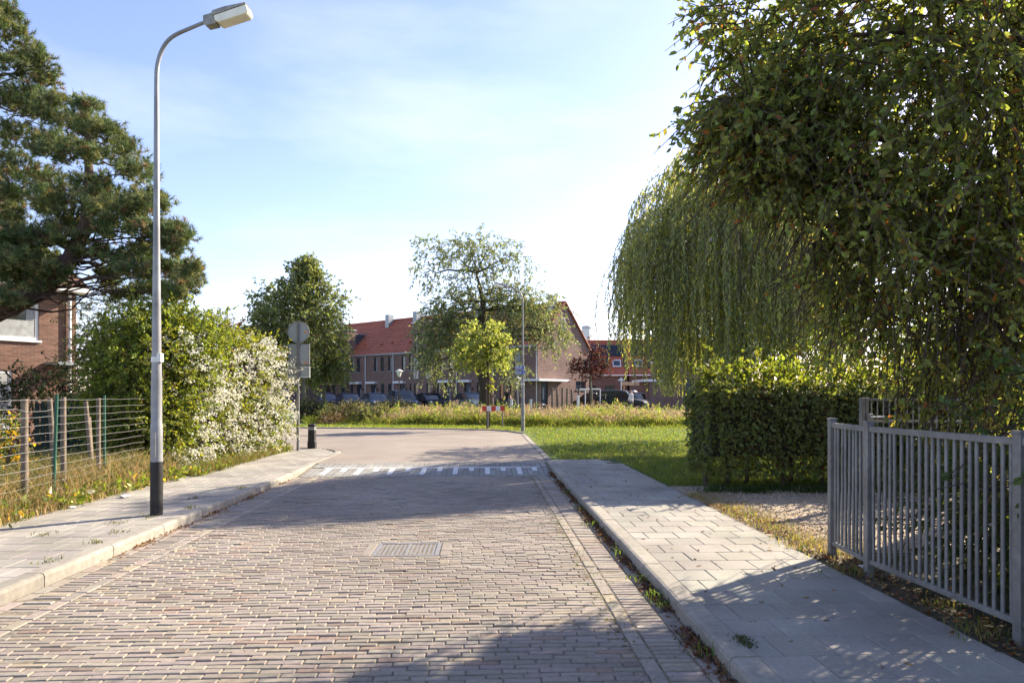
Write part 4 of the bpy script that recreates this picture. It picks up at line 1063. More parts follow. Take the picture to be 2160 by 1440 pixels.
# street in front of the terrace
wsheet('street', 'grey street and parking strip before the brick terrace', [tuple((C0+FX*18-FY*3)[:2]), tuple((C0-FX*50-FY*3)[:2]), tuple((C0-FX*50-FY*11)[:2]), tuple((C0+FX*18-FY*11)[:2])], .195, 'asphalt')
wsheet('street', 'grey parking court left of the hedge', [(at(1200, 50)+1, 50.5), (30, 49), (34, 73), (at(1200, 73), 73)], .199, 'asphalt')

# ================================================================== CARS
def car(loc, heading, paint, label, kind='hatch', plate_yellow=True):
    """local +x is the nose. body / cabin / glass / wheels as parts"""
    e = empty('parked_car', loc, heading); tag(e, label, 'car', 'cars parked by the houses')
    mpv = kind == 'mpv'
    Lc = 4.3 if mpv else 4.05; Wc = 1.8 if mpv else 1.7; Ht = 1.66 if mpv else 1.46; belt = .98 if mpv else .92
    x0, x1 = -Lc/2, Lc/2
    fw, rw = x1-.80, x0+.72                              # wheel centres
    prof = [(x0+.05, .28), (x0, .45), (x0+.02, belt-.18), (x0+.14, belt)]
    prof += [(x0+.35, belt+.02), (fw-.38, belt+.02), (fw-.1, belt-.03), (x1-.28, belt-.14), (x1-.06, belt-.30), (x1, .48), (x1-.04, .26)]
    for cx in (fw, rw):
        a = [(cx+.36*math.cos(t), .30+.36*math.sin(t)) for t in np.linspace(.0, math.pi, 9)]
        prof += [(cx+.36, .22)]+a+[(cx-.36, .22)]
    # loft: full-width lower body with tucked-in shoulders
    n = len(prof); mb = MB()
    secs = [(-.5, .90), (-.46, .975), (-.30, 1.0), (.30, 1.0), (.46, .975), (.5, .90)]
    vs = []
    for k, (yy, sc_) in enumerate(secs):
        for (px_, pz_) in prof: vs.append((px_*(.985 if abs(yy) > .45 else 1), yy*Wc, .22+(pz_-.22)*(sc_ if pz_ > .5 else 1)))
    fs = [tuple(range(n))]
    for k in range(len(secs)-1):
        for i in range(n): fs.append((k*n+i, (k+1)*n+i, (k+1)*n+(i+1) % n, k*n+(i+1) % n))
    fs.append(tuple(range(len(secs)*n-1, (len(secs)-1)*n-1, -1)))
    body = mb.add(vs, fs).build('body', paint, e)
    for p_ in body.data.polygons: p_.use_smooth = True
    md = body.modifiers.new('split', 'EDGE_SPLIT'); md.split_angle = rad(32)
    # greenhouse: glass volume with a painted roof and pillars
    gx = [x0+.12, x0+(.38 if mpv else .55), fw-(.95 if mpv else 1.05), fw-.22]
    wb, wt = Wc*.475, Wc*.385
    hw = lambda z: wb+(wt-wb)*min(1, max(0, (z-belt)/(Ht-belt)))**1.3
    side = [(gx[0], belt-.02), (gx[0]+(gx[1]-gx[0])*.45, belt+(Ht-belt)*.55), (gx[1], Ht-.10), (gx[1]+.25, Ht-.035), ((gx[1]+gx[2])/2, Ht), (gx[2]-.15, Ht-.03), (gx[2]+.12, Ht-.10), (gx[2]+(gx[3]-gx[2])*.55, belt+(Ht-belt)*.42), (gx[3]+.08, belt-.02)]
    gl = MB(); ns_ = len(side); k_ = [.0, .6, 1.]
    cols = [-1, -.88, -.45, .45, .88, 1]
    vv = [(x-.05*(abs(c) > .9)*(1 if x > 0 else -1), c*hw(z), z-(.03 if abs(c) > .9 and z > belt+.3 else 0)) for x, z in side for c in cols]
    nc = len(cols)
    fc = lambda i0, i1: [(i*nc+j, i*nc+j+1, (i+1)*nc+j+1, (i+1)*nc+j) for i in range(i0, i1) for j in range(nc-1)]
    gl.add(vv, fc(0, ns_-1)+[tuple(i*nc for i in range(ns_)), tuple(i*nc+nc-1 for i in range(ns_-1, -1, -1))])
    go = gl.build('window_glass', 'carglass', e)
    rv = [(v[0], v[1]*1.015, v[2]+.018) for v in vv[2*nc:7*nc]]
    ro = MB().add(rv, fc(0, 4)).build('roof', paint, e)
    for o_ in (go, ro):
        bm = bmesh.new(); bm.from_mesh(o_.data); bmesh.ops.recalc_face_normals(bm, faces=bm.faces); bm.to_mesh(o_.data); bm.free()
        for p_ in o_.data.polygons: p_.use_smooth = True
        o_.modifiers.new('split', 'EDGE_SPLIT').split_angle = rad(35)
    for s in (-1, 1):
        o_ = .012
        MB().tube([(gx[0], s*(wb+o_), belt), (gx[1], s*(wt+o_), Ht-.05)], .035, 5).build('pillar', paint, e); MB().tube([(gx[3], s*(wb+o_), belt), (gx[2], s*(wt+o_), Ht-.05)], .03, 5).build('pillar', paint, e)
        xm = (gx[1]+gx[2])/2-.1; MB().tube([(xm, s*(wb+o_), belt), (xm, s*(wt+o_), Ht-.05)], .03, 5).build('pillar', paint, e)
        if mpv: MB().tube([(xm-.95, s*(wb+o_), belt), (xm-.8, s*(wt+o_), Ht-.05)], .035, 5).build('pillar', paint, e)
    ty = MB().lathe([(.16, -.10), (.29, -.10), (.31, -.06), (.31, .06), (.29, .10), (.16, .10)], 18).mesh('tyre', True); ty.materials.append(M['rubber'])
    rm = MB()
    rm.lathe([(.03, -.075), (.05, .085)], 10)
    for k in range(5):
        a = 2*math.pi*k/5; rm.box((.10*math.cos(a), .10*math.sin(a), .075), (.16, .05, .02), rz=a)
    rm.lathe([(.165, -.08), (.185, -.08), (.185, .08), (.165, .08)], 18)
    rm = rm.mesh('rim'); rm.materials.append(M['alloy'])
    for cx in (fw, rw):
        for s in (-1, 1):
            w = bpy.data.objects.new('wheel', ty); w.location = (cx, s*(Wc/2-.11), .31); w.rotation_euler = (rad(-90)*s, 0, 0); link(w, e)
            r_ = bpy.data.objects.new('rim', rm); link(r_, w)
    for s in (-1, 1):
        MB().add([(x1-.30, s*(Wc*.47), belt-.30), (x1-.02, s*(Wc*.34), .60), (x1-.08, s*(Wc*.30), .74), (x1-.42, s*(Wc*.475), belt-.20)], [(0, 1, 2, 3) if s > 0 else (3, 2, 1, 0)]).build('headlight', 'headlight', e).location = (.02, s*.012, .02)
        MB().box((x0+.03, s*Wc*.40, .80), (.06, .16, .26)).build('tail_light', 'taillight', e)
        MB().box((gx[3]-.22, s*(Wc/2+.06), belt+.06), (.10, .16, .11)).build('mirror', paint, e, bevel=.02)
        MB().box((.1, s*(Wc/2+.004), belt-.17), (.16, .02, .025)).build('door_handle', paint, e)
    for xx in (x1+.005, x0-.005): MB().box((xx, 0, .47), (.02, .50, .11)).build('number_plate', 'plate', e)
    MB().box((x1-.02, 0, .60), (.06, .62, .07)).build('grille', 'rubber', e)
    return e
def paint(name, c, rough=.22):
    M[name] = mat(name, c, .38, .03, 2, coat=.12, spec=.3); return name
p_navy = paint('navy_paint', (.018, .022, .035)); p_char = paint('charcoal_paint', (.035, .038, .045)); p_teal = paint('bluegrey_paint', (.05, .075, .095)); p_grey = paint('greyblue_paint', (.075, .09, .115))
p_black = paint('black_car_paint', (.012, .014, .016)); p_silver = paint('silver_paint', (.42, .43, .46)); p_purple = paint('purple_grey_paint', (.06, .05, .09))
ph = math.atan2(-.90, .436)
def along(px):                                          # parking line 5.6 m before the terrace
    B_ = C0-FY*5.6; k = (px-1080)/1440; s = (B_.x-k*B_.y)/(.769+.64*k); p = B_-FX*s; return p
for px, m_, lab in ((688, p_purple, 'dark car parked leftmost in the row, under the street trees'), (737, p_navy, 'dark hatchback second from the street trees in the parked row'),
                    (794, p_teal, 'blue grey small car third from the street trees in the parked row'), (849, p_grey, 'grey estate car by the street lantern, nearest of the left row')):
    q = along(px); car((q.x, q.y, .2), ph+random.uniform(-.05, .05), m_, lab, 'mpv' if px == 849 else 'hatch')
q = along(997); car((q.x, q.y, .2), ph, p_teal, 'teal hatchback behind the reeds left of the young tree')
q = along(866)+FX*-.3+FY*2.6; car((q.x, q.y, .2), ph, p_black, 'black car half hidden behind the grey estate')
car((at(1252, 58), 58.5, .2), rad(118), p_black, 'black car with yellow rear plate beside the purple leaved tree')
car((at(1312, 56), 56.0, .2), rad(-22), paint('black_green_paint', (.014, .02, .02)), 'black people carrier in side view before the garden fence', 'mpv')
car((at(1362, 63), 63, .2), rad(-70), p_silver, 'silver car behind the people carrier next to the shed')

# ================================================================== SMALL THINGS BEFORE THE TERRACE
def lantern(x, y, h, label, lean=0.):
    e = empty('street_lantern', (x, y, .19)); tag(e, label, 'lantern', 'street lanterns by the terrace')
    MB().tube([(0, 0, -.1), (lean*.5, 0, h*.5), (lean, 0, h-.55)], [.06, .045, .035], 8).build('pole', 'black_paint' if lean == 0 else 'pole_grey', e)
    MB().lathe([(.07, h-.56), (.10, h-.52), (.21, h-.14)], 8, (lean, 0, 0)).build('glass', 'lamp_glass', e)
    MB().lathe([(.29, h-.14), (.27, h-.10), (.12, h-.02), (.05, h+.02)], 8, (lean, 0, 0)).build('cap', 'sign_edge', e)
lantern(at(842, 51), 51, zz(779, 51)-.19, 'old style street lantern before the terrace left of the big tree')
lantern(at(1093, 50), 50, 2.62, 'slightly leaning street lantern beside the blue street name plates', -.08)
for wh, px, y, h in (('leftmost', 1165, 52, 1.86), ('second from the left', 1176, 52.5, 1.75), ('third from the left', 1186, 52.2, 1.83), ('fourth from the left', 1196, 53, 1.80), ('second from the right', 1206, 53.4, 1.72), ('rightmost', 1220, 53.8, 1.75)):
    o = MB().tube([(0, 0, -.1), (random.uniform(-.04, .04), 0, h)], [.09, .08], 8).build('wooden_stake', 'wood', loc=(at(px, y), y, .19))
    tag(o, wh+' of the wooden stakes in a row before the brick side gable', 'stake', 'wooden stakes before the gable')
for px, y, h, lab in ((1079, 47, 1.0, 'short pale post behind the street lamp on its left'), (1120, 47, 1.0, 'short pale post behind the street lamp on its right'), (1219, 47.5, 1.25, 'pale post left of the black parked car')):
    o = MB().lathe([(.09, -.1), (.085, h-.1), (.095, h-.09), (.095, h-.02), (.05, h)], 10).build('post', 'sign_edge', loc=(at(px, y), y, .19)); o.name = 'marker_post'
    tag(o, lab, 'post', 'pale marker posts')
e = empty('cycle_rail', (at(1245, 55), 55, .19)); tag(e, 'white tubular rail beside the gable behind the purple leaved tree', 'rail')
MB().tube([(-.85, 0, 1.75), (.85, 0, 1.75)], .05, 8).build('bar', 'white', e)
for x in (-.4, .8): MB().tube([(x, 0, 0), (x, 0, 1.72)], .04, 8).build('leg', 'white', e)
e = empty('sign_pole', (at(1310, 57.5), 57.5, .19)); tag(e, 'white pole with small cross plates above the people carrier', 'sign')
MB().tube([(0, 0, 0), (0, 0, 2.75)], .045, 8).build('pole', 'sign_edge', e)
for z, w in ((2.52, .55), (2.62, .30)): MB().box((0, -.05, z), (w, .02, .10)).build('plate', 'white', e)

def person(loc, heading, joints, label, mats, regions):
    """one continuous skinned body; regions(z,x,y)->material slot"""
    names = list(joints); me = bpy.data.meshes.new('person')
    edges = [('hip', 'waist'), ('waist', 'chest'), ('chest', 'neck'), ('neck', 'head0'), ('head0', 'head1'),
             ('chest', 'sl'), ('sl', 'el'), ('el', 'wl'), ('wl', 'hl'), ('chest', 'sr'), ('sr', 'er'), ('er', 'wr'), ('wr', 'hr'),
             ('hip', 'pl'), ('pl', 'kl'), ('kl', 'al'), ('al', 'tl'), ('hip', 'pr'), ('pr', 'kr'), ('kr', 'ar'), ('ar', 'tr')]
    me.from_pydata([joints[k][0] for k in names], [(names.index(a), names.index(b)) for a, b in edges], [])
    o = bpy.data.objects.new('person', me); link(o)
    sk = o.modifiers.new('skin', 'SKIN'); o.modifiers.new('sub', 'SUBSURF').levels = 1
    for i, k in enumerate(names):
        r = joints[k][1]; me.skin_vertices[0].data[i].radius = r if hasattr(r, '__len__') else (r, r)
        me.skin_vertices[0].data[i].use_root = k == 'hip'
    bpy.context.view_layer.update()
    ev = o.evaluated_get(bpy.context.evaluated_depsgraph_get()); m2 = bpy.data.meshes.new_from_object(ev)
    for q in mats: m2.materials.append(M[q])
    for p in m2.polygons: p.material_index = regions(*p.center); p.use_smooth = True
    o.modifiers.clear(); o.data = m2; o.location = loc; o.rotation_euler = (0, 0, heading)
    return tag(o, label, 'person')
M['skin'] = mat('skin', (.50, .30, .21), .55, .06, 8); M['black_cloth'] = mat('black_cloth', (.015, .015, .017), .9, .2, 10); M['grey_cloth'] = mat('grey_cloth', (.10, .10, .12), .9, .15, 8)
M['white_cloth'] = mat('white_cloth', (.68, .64, .62), .85, .1, 8); M['hair'] = mat('dark_hair', (.02, .014, .01), .7, .2, 20); M['denim'] = mat('denim', (.05, .065, .11), .9, .15, 10)
def pose(lean=0., arm=0., step=0.):
    J = {'hip': ((0, 0, .95), (.15, .11)), 'waist': ((lean*.2, 0, 1.12), (.14, .10)), 'chest': ((lean*.6, 0, 1.36), (.17, .115)), 'neck': ((lean*.9, 0, 1.53), .055), 'head0': ((lean*1.05+.02, 0, 1.62), (.085, .095)), 'head1': ((lean*1.15+.02, 0, 1.74), (.075, .085))}
    for s, q in ((1, 'l'), (-1, 'r')):
        J['s'+q] = ((lean*.75, s*.19, 1.45), .065); J['e'+q] = ((lean*.8+arm*.25, s*.25, 1.19), .05); J['w'+q] = ((lean*.9+arm*.8, s*.23, 1.02+arm*.1), .035); J['h'+q] = ((lean*.95+arm*.95+.02, s*.22, .94+arm*.12), .04)
        J['p'+q] = ((0, s*.10, .86), .095); J['k'+q] = ((.03+s*step*.25, s*.11, .48), .07); J['a'+q] = ((s*step*.5-.02, s*.11, .08), .045); J['t'+q] = ((s*step*.5+.14, s*.12, .04), .045)
    return J
def reg(head_z, skin_arm, hair_x):
    def f(x, y, z):
        if z > 1.70 or (z > 1.60 and x < hair_x): return 3
        if z > 1.515: return 0
        if abs(y) > .17 and z < skin_arm and z > .85: return 0
        if z > .98: return 1
        if z < .09: return 4
        return 2
    return f
person((at(1068.5, 52), 52, .2), rad(-80), pose(.16, .45, .2), 'person in a black T-shirt leaning over a bicycle before the terrace', ['skin', 'black_cloth', 'denim', 'hair', 'rubber'], reg(1.6, 1.22, .16))
person((at(1332, 48), 48, .08), rad(200), pose(.03, .12, .35), 'person in a pale shirt walking past the black people carrier', ['skin', 'white_cloth', 'grey_cloth', 'hair', 'rubber'], reg(1.6, 1.02, .03))
e = empty('bicycle', (at(1064, 51.5), 51.5, .2), rad(10)); tag(e, 'dark bicycle with panniers held by the person in black', 'bicycle')
for x in (-.52, .55):
    ring = [(x+.33*math.cos(a), 0, .34+.33*math.sin(a)) for a in np.linspace(0, 2*math.pi, 25)]
    w = MB().tube(ring, .02, 6, caps=False).build('wheel', 'rubber', e)
    sp = MB()
    for a in np.linspace(0, math.pi, 6, endpoint=False): sp.tube([(x+.32*math.cos(a), 0, .34+.32*math.sin(a)), (x-.32*math.cos(a), 0, .34-.32*math.sin(a))], .004, 4)
    sp.build('spokes', 'alloy', w)
MB().tube([(-.52, 0, .34), (-.18, 0, .80), (.38, 0, .82), (.0, 0, .30), (-.18, 0, .80)], .022, 6).tube([(.55, 0, .34), (.38, 0, .95)], .02, 6).tube([(-.52, 0, .34), (0, 0, .30)], .016, 6).build('frame', 'black_paint', e)
MB().tube([(.36, -.28, 1.02), (.40, 0, 1.0), (.36, .28, 1.02)], .014, 6).build('handlebar', 'alloy', e)
MB().box((-.20, 0, .93), (.26, .15, .06)).tube([(-.18, 0, .8), (-.2, 0, .92)], .014, 6).build('saddle', 'rubber', e, bevel=.01)
for s in (-1, 1): MB().box((-.58, s*.13, .62), (.34, .13, .30)).build('pannier', 'black_cloth', e, bevel=.02)

# ================================================================== VEGETATION
def pb(px, py, D, rx, rz_, ry=None, w=None):
    """crown lobe given where it is seen: column, row, distance; radii in the same picture units, depth in metres"""
    k = D/1440; a, c = rx*k, rz_*k; b = ry if ry else a
    return (at(px, D), D, zz(py, D), a, b, c, w if w else a*b*c)
def tree(name, label, cat, base, trunk, tr, blobs, n_twig, per, leaf_l, leaf_w, colr, group=None, bark='bark', n_limb=14, r_limb=.09, **kw):
    e = empty(name, base); tag(e, label, cat, group)
    b = Vector(base)
    T = [Vector(p)-b for p in trunk]
    trunk_mesh(e, T, tr, bark)
    lb = [(q[0]-b.x, q[1]-b.y, q[2]-b.z, *q[3:]) for q in blobs]
    ends, _, _ = in_blobs(n_limb, lb, 1.2)
    fine = []
    for i in range(len(T)-1):
        for t in np.linspace(0, 1, 5): fine.append(T[i].lerp(T[i+1], t))
    limbs(e, fine, [Vector(p)*1 for p in ends], r_limb, m=bark)
    mk = kw.pop('mask', None)
    lm = kw.pop('leafmask', None)
    if lm is not None: kw['leafmask'] = lambda P: lm(P+np.array(base))
    if mk is not None:
        f = mk; kw['mask'] = lambda P: f(P+np.array(base))
    grow(e, lb, n_twig, per, leaf_l, leaf_w, colr, **kw)
    return e

# --- the big tree over the railing: must leave the strip of low sun between it and the clipped hedge
SHX, SHY = SUN.x/SUN.z, SUN.y/SUN.z
def sun_gap(P):
    gx = P[:, 0]-P[:, 2]*SHX; gy = P[:, 1]-P[:, 2]*SHY
    wav = .16*np.sin(gx*4.3+.6)+.12*np.sin(gx*9.1+gy*2.0)+.07*np.sin(gx*19+gy*7)
    lit = (gy > np.where(gx < -.8+wav, 3.0, np.maximum(3.6+(gx+.9)*.55+wav*np.clip((2.9-gx)*.8, 0, 1), 3.4))) & (gy < 8.6) & (gx > -4.6) & (gx < 4.6)
    return ~lit
fk = np.stack([rng.uniform(.5, 3.1, 130), rng.uniform(3.2, 5.4, 130)], 1); fkr = rng.uniform(.045, .11, 130)
def flecks(P):
    """small openings in the leaves through which the sun reaches the pavement"""
    gx = P[:, 0]-P[:, 2]*SHX; gy = P[:, 1]-P[:, 2]*SHY
    d = ((gx[:, None]-fk[None, :, 0])/1.3)**2+(gy[:, None]-fk[None, :, 1])**2
    return ~(d < fkr[None]**2).any(1) & sun_gap(P)
big = [(4.4, 6.0, 4.2, 2.2, 1.4, 2.6, 20), (3.15, 6.3, 4.75, 1.4, 1.1, 1.0, 6), (4.0, 6.5, 2.75, 1.45, 1.0, 1.15, 7), (5.3, 6.2, 2.3, 1.7, 1.2, 1.15, 7), (5.6, 6.0, 6.3, 2.0, 1.5, 1.7, 3), (2.9, 6.4, 3.9, 1.0, .8, .62, 3), (2.35, 6.4, 4.15, .5, .5, .25, .8), (2.6, 6.45, 3.4, .7, .6, .4, 1.5), (3.0, 6.5, 3.1, 1.0, .8, .6, 3), (2.3, 6.4, 4.9, .45, .5, .2, .4), (2.35, 5.9, 3.85, .6, .6, .42, 1.6), (2.6, 5.9, 3.2, .6, .6, .5, 1.7), (2.95, 5.95, 2.75, .6, .5, .4, 1.3), (1.95, 5.9, 3.95, .3, .4, .12, .35)]
tree('broadleaf_tree', 'large dark leaved tree overhanging the steel railing', 'tree', (5.35, 7.7, .09),
     [(5.35, 7.7, .0), (5.35, 7.65, 1.2), (5.3, 7.5, 2.2), (5.1, 7.1, 3.4), (4.9, 6.6, 4.8), (4.7, 6.3, 6.2)], [.2, .17, .15, .11, .08, .05],
     big, 7600, 16, .072, .5, (.195, .235, .08), mat_leaf='leaf_big', n_limb=50, r_limb=.085, twig_len=.55, droop=.75, var=.35, hue=.14,
     extra=((.014, (.34, .13, .04)), (.06, (.22, .20, .05)), (.03, (.20, .10, .04))), mask=sun_gap, shell=.42, gaps=(.55, 3.1), leafmask=flecks)

# --- undergrowth behind the railing
e = empty('shrub', (4.3, 4.2, .09)); tag(e, 'dense dark shrub pressed against the back of the steel railing', 'shrub')
sh = [(-.15, 0, .8, 1.2, 1.3, 1.0), (-.3, -1.5, .9, 1.1, 1.0, 1.0), (-.1, 1.4, .5, .85, .9, .62)]
grow(e, sh, 2200, 16, .07, .55, (.085, .125, .038), twig_len=.4, droop=.5, extra=((.03, (.10, .13, .03)),), shell=.4, shape=4, leafmask=lambda P: flecks(P+np.array((4.3, 4.2, .09))))
MB().tube([(0, 0, -.1), (.1, 0, .5), (.1, .1, 1.2)], [.06, .045, .02], 7).tube([(-.4, -.5, -.1), (-.5, -.6, .9)], [.05, .02], 7).build('stem', 'bark', e)

# --- garden greenery seen through the gaps on the right
def bush(name, label, cat, base, blobs, n, per, ll, lw, colr, group=None, **kw):
    e = empty(name, base); tag(e, label, cat, group); b = base
    lb = [(q[0]-b[0], q[1]-b[1], q[2]-b[2], *q[3:]) for q in blobs]
    mk = kw.pop('mask', None)
    if mk is not None:
        f = mk; kw['mask'] = lambda P: f(P+np.array(base))
    grow(e, lb, n, per, ll, lw, colr, **kw)
    mb = MB()
    for i in range(5):
        a = i*1.256; q = lb[i % len(lb)]
        mb.tube([(q[0]*.3+.08*math.cos(a), q[1]*.3+.08*math.sin(a), -.1), (q[0]*.7+.2*math.cos(a), q[1]*.7+.2*math.sin(a), q[2]*.7), (q[0]+.3*math.cos(a), q[1]+.3*math.sin(a), q[2]+q[5]*.4)], [.04, .03, .008], 6)
    mb.build('stem', 'bark', e)
    return e
bush('shrub', 'tall bright green shrub behind the clipped hedge and gate', 'shrub', (7.4, 12.6, .09), [(6.4, 12.4, 1.5, 1.7, 1.0, 1.5), (8.6, 12.8, 1.7, 1.8, 1.1, 1.7), (10.6, 12.6, 1.8, 1.6, 1.2, 1.8)], 1500, 14, .085, .6, (.14, .19, .035), mat_leaf='leaf_thin', twig_len=.5, droop=.3, shape=4)
bush('shrub', 'bright green shrub behind the gate in the shade of the big tree', 'shrub', (7.2, 9.9, .09), [(6.6, 9.7, 1.0, 1.2, .7, .95), (8.2, 9.9, 1.1, 1.2, .8, 1.0)], 700, 14, .07, .6, (.055, .09, .02), twig_len=.4, droop=.4)
tree('broadleaf_tree', 'leafy garden tree standing behind the big tree and gate', 'tree', (12.5, 19.5, .09), [(12.5, 19.5, 0), (12.4, 19.5, 2.5), (12.6, 19.5, 5)], [.2, .16, .08],
     [(12.3, 19.5, 5.2, 3.4, 2.4, 3.0), (9.6, 19.3, 4.2, 1.8, 1.6, 2.2), (14.5, 19.5, 4.5, 2.2, 2, 2.6)], 1500, 12, .14, .55, (.065, .11, .025), twig_len=.8, droop=.5, shape=4)
tree('broadleaf_tree', 'round street tree standing behind the weeping willow', 'tree', (6.7, 21.6, .09), [(6.7, 21.6, 0), (6.7, 21.6, 2.0), (6.6, 21.6, 4.2)], [.14, .11, .05],
     [(6.6, 21.6, 4.3, 2.1, 1.9, 2.0), (5.5, 21.4, 4.9, 1.0, 1.0, .9)], 800, 12, .13, .55, (.07, .12, .025), twig_len=.7, droop=.4, shape=4)

# --- weeping willow
e = empty('weeping_willow', (5.3, 15.7, .09)); tag(e, 'weeping willow with hanging pale green curtains behind the hedge', 'tree')
wt = [(0, 0, -.1), (.05, .0, 1.4), (-.1, -.05, 2.6), (-.3, -.1, 4.0), (-.4, -.1, 5.2)]
trunk_mesh(e, wt, [.24, .2, .17, .12, .07])
ns_ = 1800
dm = rand_dirs(ns_); dm[:, 2] = np.abs(dm[:, 2])*.9+.1; dm = unit(dm)
rr = rng.uniform(.6, 1.0, ns_)[:, None]
ST = np.array([-.35, -.2, 4.1])+dm*np.array([2.45, 2.1, 3.3])*rr
limbs(e, [Vector(a).lerp(Vector(b), t) for a, b in zip(wt[2:-1], wt[3:]) for t in np.linspace(0, 1, 4)], [Vector(p) for p in ST[::40]], .06, m='bark')
out = dm.copy(); out[:, 2] = 0; out = unit(out)
reach = rng.uniform(.15, .75, ns_); gx_ = ST[:, 0]+out[:, 0]*reach
zend = np.where(gx_ < -2.4, rng.uniform(2.5, 3.8, ns_), rng.uniform(1.5, 3.6, ns_)**1)
clump = np.sin(ST[:, 0]*4.1+ST[:, 1]*2.3)*np.sin(ST[:, 1]*3.7-ST[:, 0]*1.9+1)
zend = zend+.75*clump+.25*rng.normal(0, 1, ns_)*(clump > 0)
zend = np.clip(zend, 1.45, 6); reach = reach*(1+.45*clump); zend = np.minimum(zend, ST[:, 2]-.5); Ls = ST[:, 2]-zend
pos = []; ax = []; stems = MB()
for i in range(ns_):
    k = int(Ls[i]/.044)+8
    t = np.linspace(0, 1, k)
    x = ST[i][None]+out[i][None]*(reach[i]*(1-np.exp(-t*4)))[:, None]
    x[:, 2] = ST[i][2]+.18*np.sin(np.minimum(t*5, 3.14))*(1-t)-Ls[i]*t**1.15
    x[:, :2] += .05*np.sin(t[:, None]*7+rng.uniform(0, 6, 2)[None])
    pos.append(x)
    d = np.tile(np.array([[0, 0, -1.]]), (k, 1))+rng.normal(0, .38, (k, 3)); ax.append(unit(d))
    if i % 2 == 0:
        q = x[::max(1, k//6)]; stems.tube([Vector(p) for p in q], .005, 3, caps=False)
pos = np.concatenate(pos); A = np.concatenate(ax)
l = .105*rng.uniform(.6, 1.25, len(pos))
cw_ = colours(len(pos), (.33, .365, .19), .35, .1, ((.16, (.56, .55, .12)), (.25, (.21, .25, .12))))
o = obj('foliage', leaf_mesh('foliage', pos, A, perp(A), l, .031, cw_, shape=4, fold=.05), 'leaf_thin', e); o['kind'] = 'stuff'
o = stems.build('twigs', 'pale_bark', e); o['kind'] = 'stuff'

# --- clipped hedge
def hedge_shell(parent, A_, B_, width, z0, z1, n, ll, lw, colr, m='leaf', bulge=.08, extra=(), round_=.25, faces=(1, 1, 1, 1, 1), rough=.10, name='foliage', sides=1):
    """leaves over the skin of a clipped block: front, back, top, start end, far end. A_->B_ is the front foot line, body lies to its left"""
    A_, B_ = np.array(A_), np.array(B_); d = B_-A_; ln = np.linalg.norm(d); d /= ln; nrm = np.array([-d[1], d[0]])*sides
    hh = z1-z0
    area = np.array([ln*hh, ln*hh, ln*width, width*hh, width*hh])*np.array(faces); pk = rng.choice(5, n, p=area/area.sum())
    a, b = rng.random(n), rng.random(n)
    t = np.where(pk <= 2, a*ln, np.where(pk == 3, 0, ln)); s = np.where(pk == 0, 0, np.where(pk == 1, width, np.where(pk == 2, b*width, a*width))); z = np.where(pk == 2, hh, b*hh)
    on = np.zeros((n, 3))
    on[pk == 0] = (0, -1, 0); on[pk == 1] = (0, 1, 0); on[pk == 2] = (0, 0, 1); on[pk == 3] = (-1, 0, 0); on[pk == 4] = (1, 0, 0)
    # round the arrises
    et = np.clip((round_-np.minimum(t, ln-t))/round_, 0, 1); ez = np.clip((round_-(hh-z))/round_, 0, 1); es = np.clip((round_-np.minimum(s, width-s))/round_, 0, 1)
    ins = np.zeros((n, 3)); 
    ins[:, 0] = np.where(t < ln/2, 1, -1)*et**2*round_*.35; ins[:, 1] = np.where(s < width/2, 1, -1)*es**2*round_*.35; ins[:, 2] = -ez**2*round_*.3
    P = np.stack([t, s, z], 1)+ins*(1-np.abs(on))
    nb_ = np.sin(t*3.1+z*2.3)*.5+np.sin(z*5.1-t*1.7+s*2)*.5
    P += on*(bulge*nb_-np.abs(rng.normal(0, rough, n)))[:, None]
    W = np.stack([A_[0]+d[0]*P[:, 0]+nrm[0]*P[:, 1], A_[1]+d[1]*P[:, 0]+nrm[1]*P[:, 1], z0+P[:, 2]], 1)
    ow = np.stack([d[0]*on[:, 0]+nrm[0]*on[:, 1], d[1]*on[:, 0]+nrm[1]*on[:, 1], on[:, 2]], 1)
    Ax = unit(ow*.5+rand_dirs(n)*.7+np.array([0, 0, -.45])); S = unit(np.cross(Ax, ow+rand_dirs(n)*.45))
    l = ll*rng.uniform(.6, 1.25, n)
    o = obj(name, leaf_mesh(name, W, Ax, S, l, l*lw, colours(n, colr, .3, .12, extra), fold=.12), m, parent); o['kind'] = 'stuff'
    return W, ow
M['hedge_core'] = mat('hedge_twigs', (.035, .032, .02), .95, .4, 12, .8, 30)
e = empty('clipped_hedge', (2.8, 10, .09)); tag(e, 'clipped beech hedge on bare stems beside the gravel path', 'hedge')
HA, HB = (.14, .0), (4.7, .35)
hedge_shell(e, HA, HB, 1.25, .20, 1.58, 19500, .075, .6, (.145, .175, .055), bulge=.05, extra=((.03, (.11, .05, .025)), (.06, (.13, .16, .035))), round_=.35)
MB().box((2.3, .80, .96), (4.3, .85, .95), rz=.075).build('inner_twigs', 'hedge_core', e)
grow(e, [(1.3, .6, 1.62, 1.3, .5, .12, 1), (3.2, .7, 1.66, 1.3, .5, .12, 1), (.9, .9, 1.72, .8, .3, .2, .5)], 190, 12, .08, .62, (.17, .21, .04), twig_len=.30, droop=-.9, mat_leaf='leaf_thin', name='top_shoots')
for i in range(13):
    x = .25+i*.34+random.uniform(-.08, .08); y = .25+random.uniform(0, .5)+x*.07
    MB().tube([(x, y, -.1), (x+random.uniform(-.05, .05), y, .25), (x+random.uniform(-.08, .08), y+.05, .7)], [.045*random.uniform(.6, 1.2), .035, .025], 7).build('stem', 'bark', e)
tufts('weeds', 'dark weeds and grass at the foot of the clipped hedge', [(2.9+i*.22, 9.85+random.uniform(-.05, .25), .09) for i in range(16)], 1500, .16, .012, (.05, .085, .025), .10)

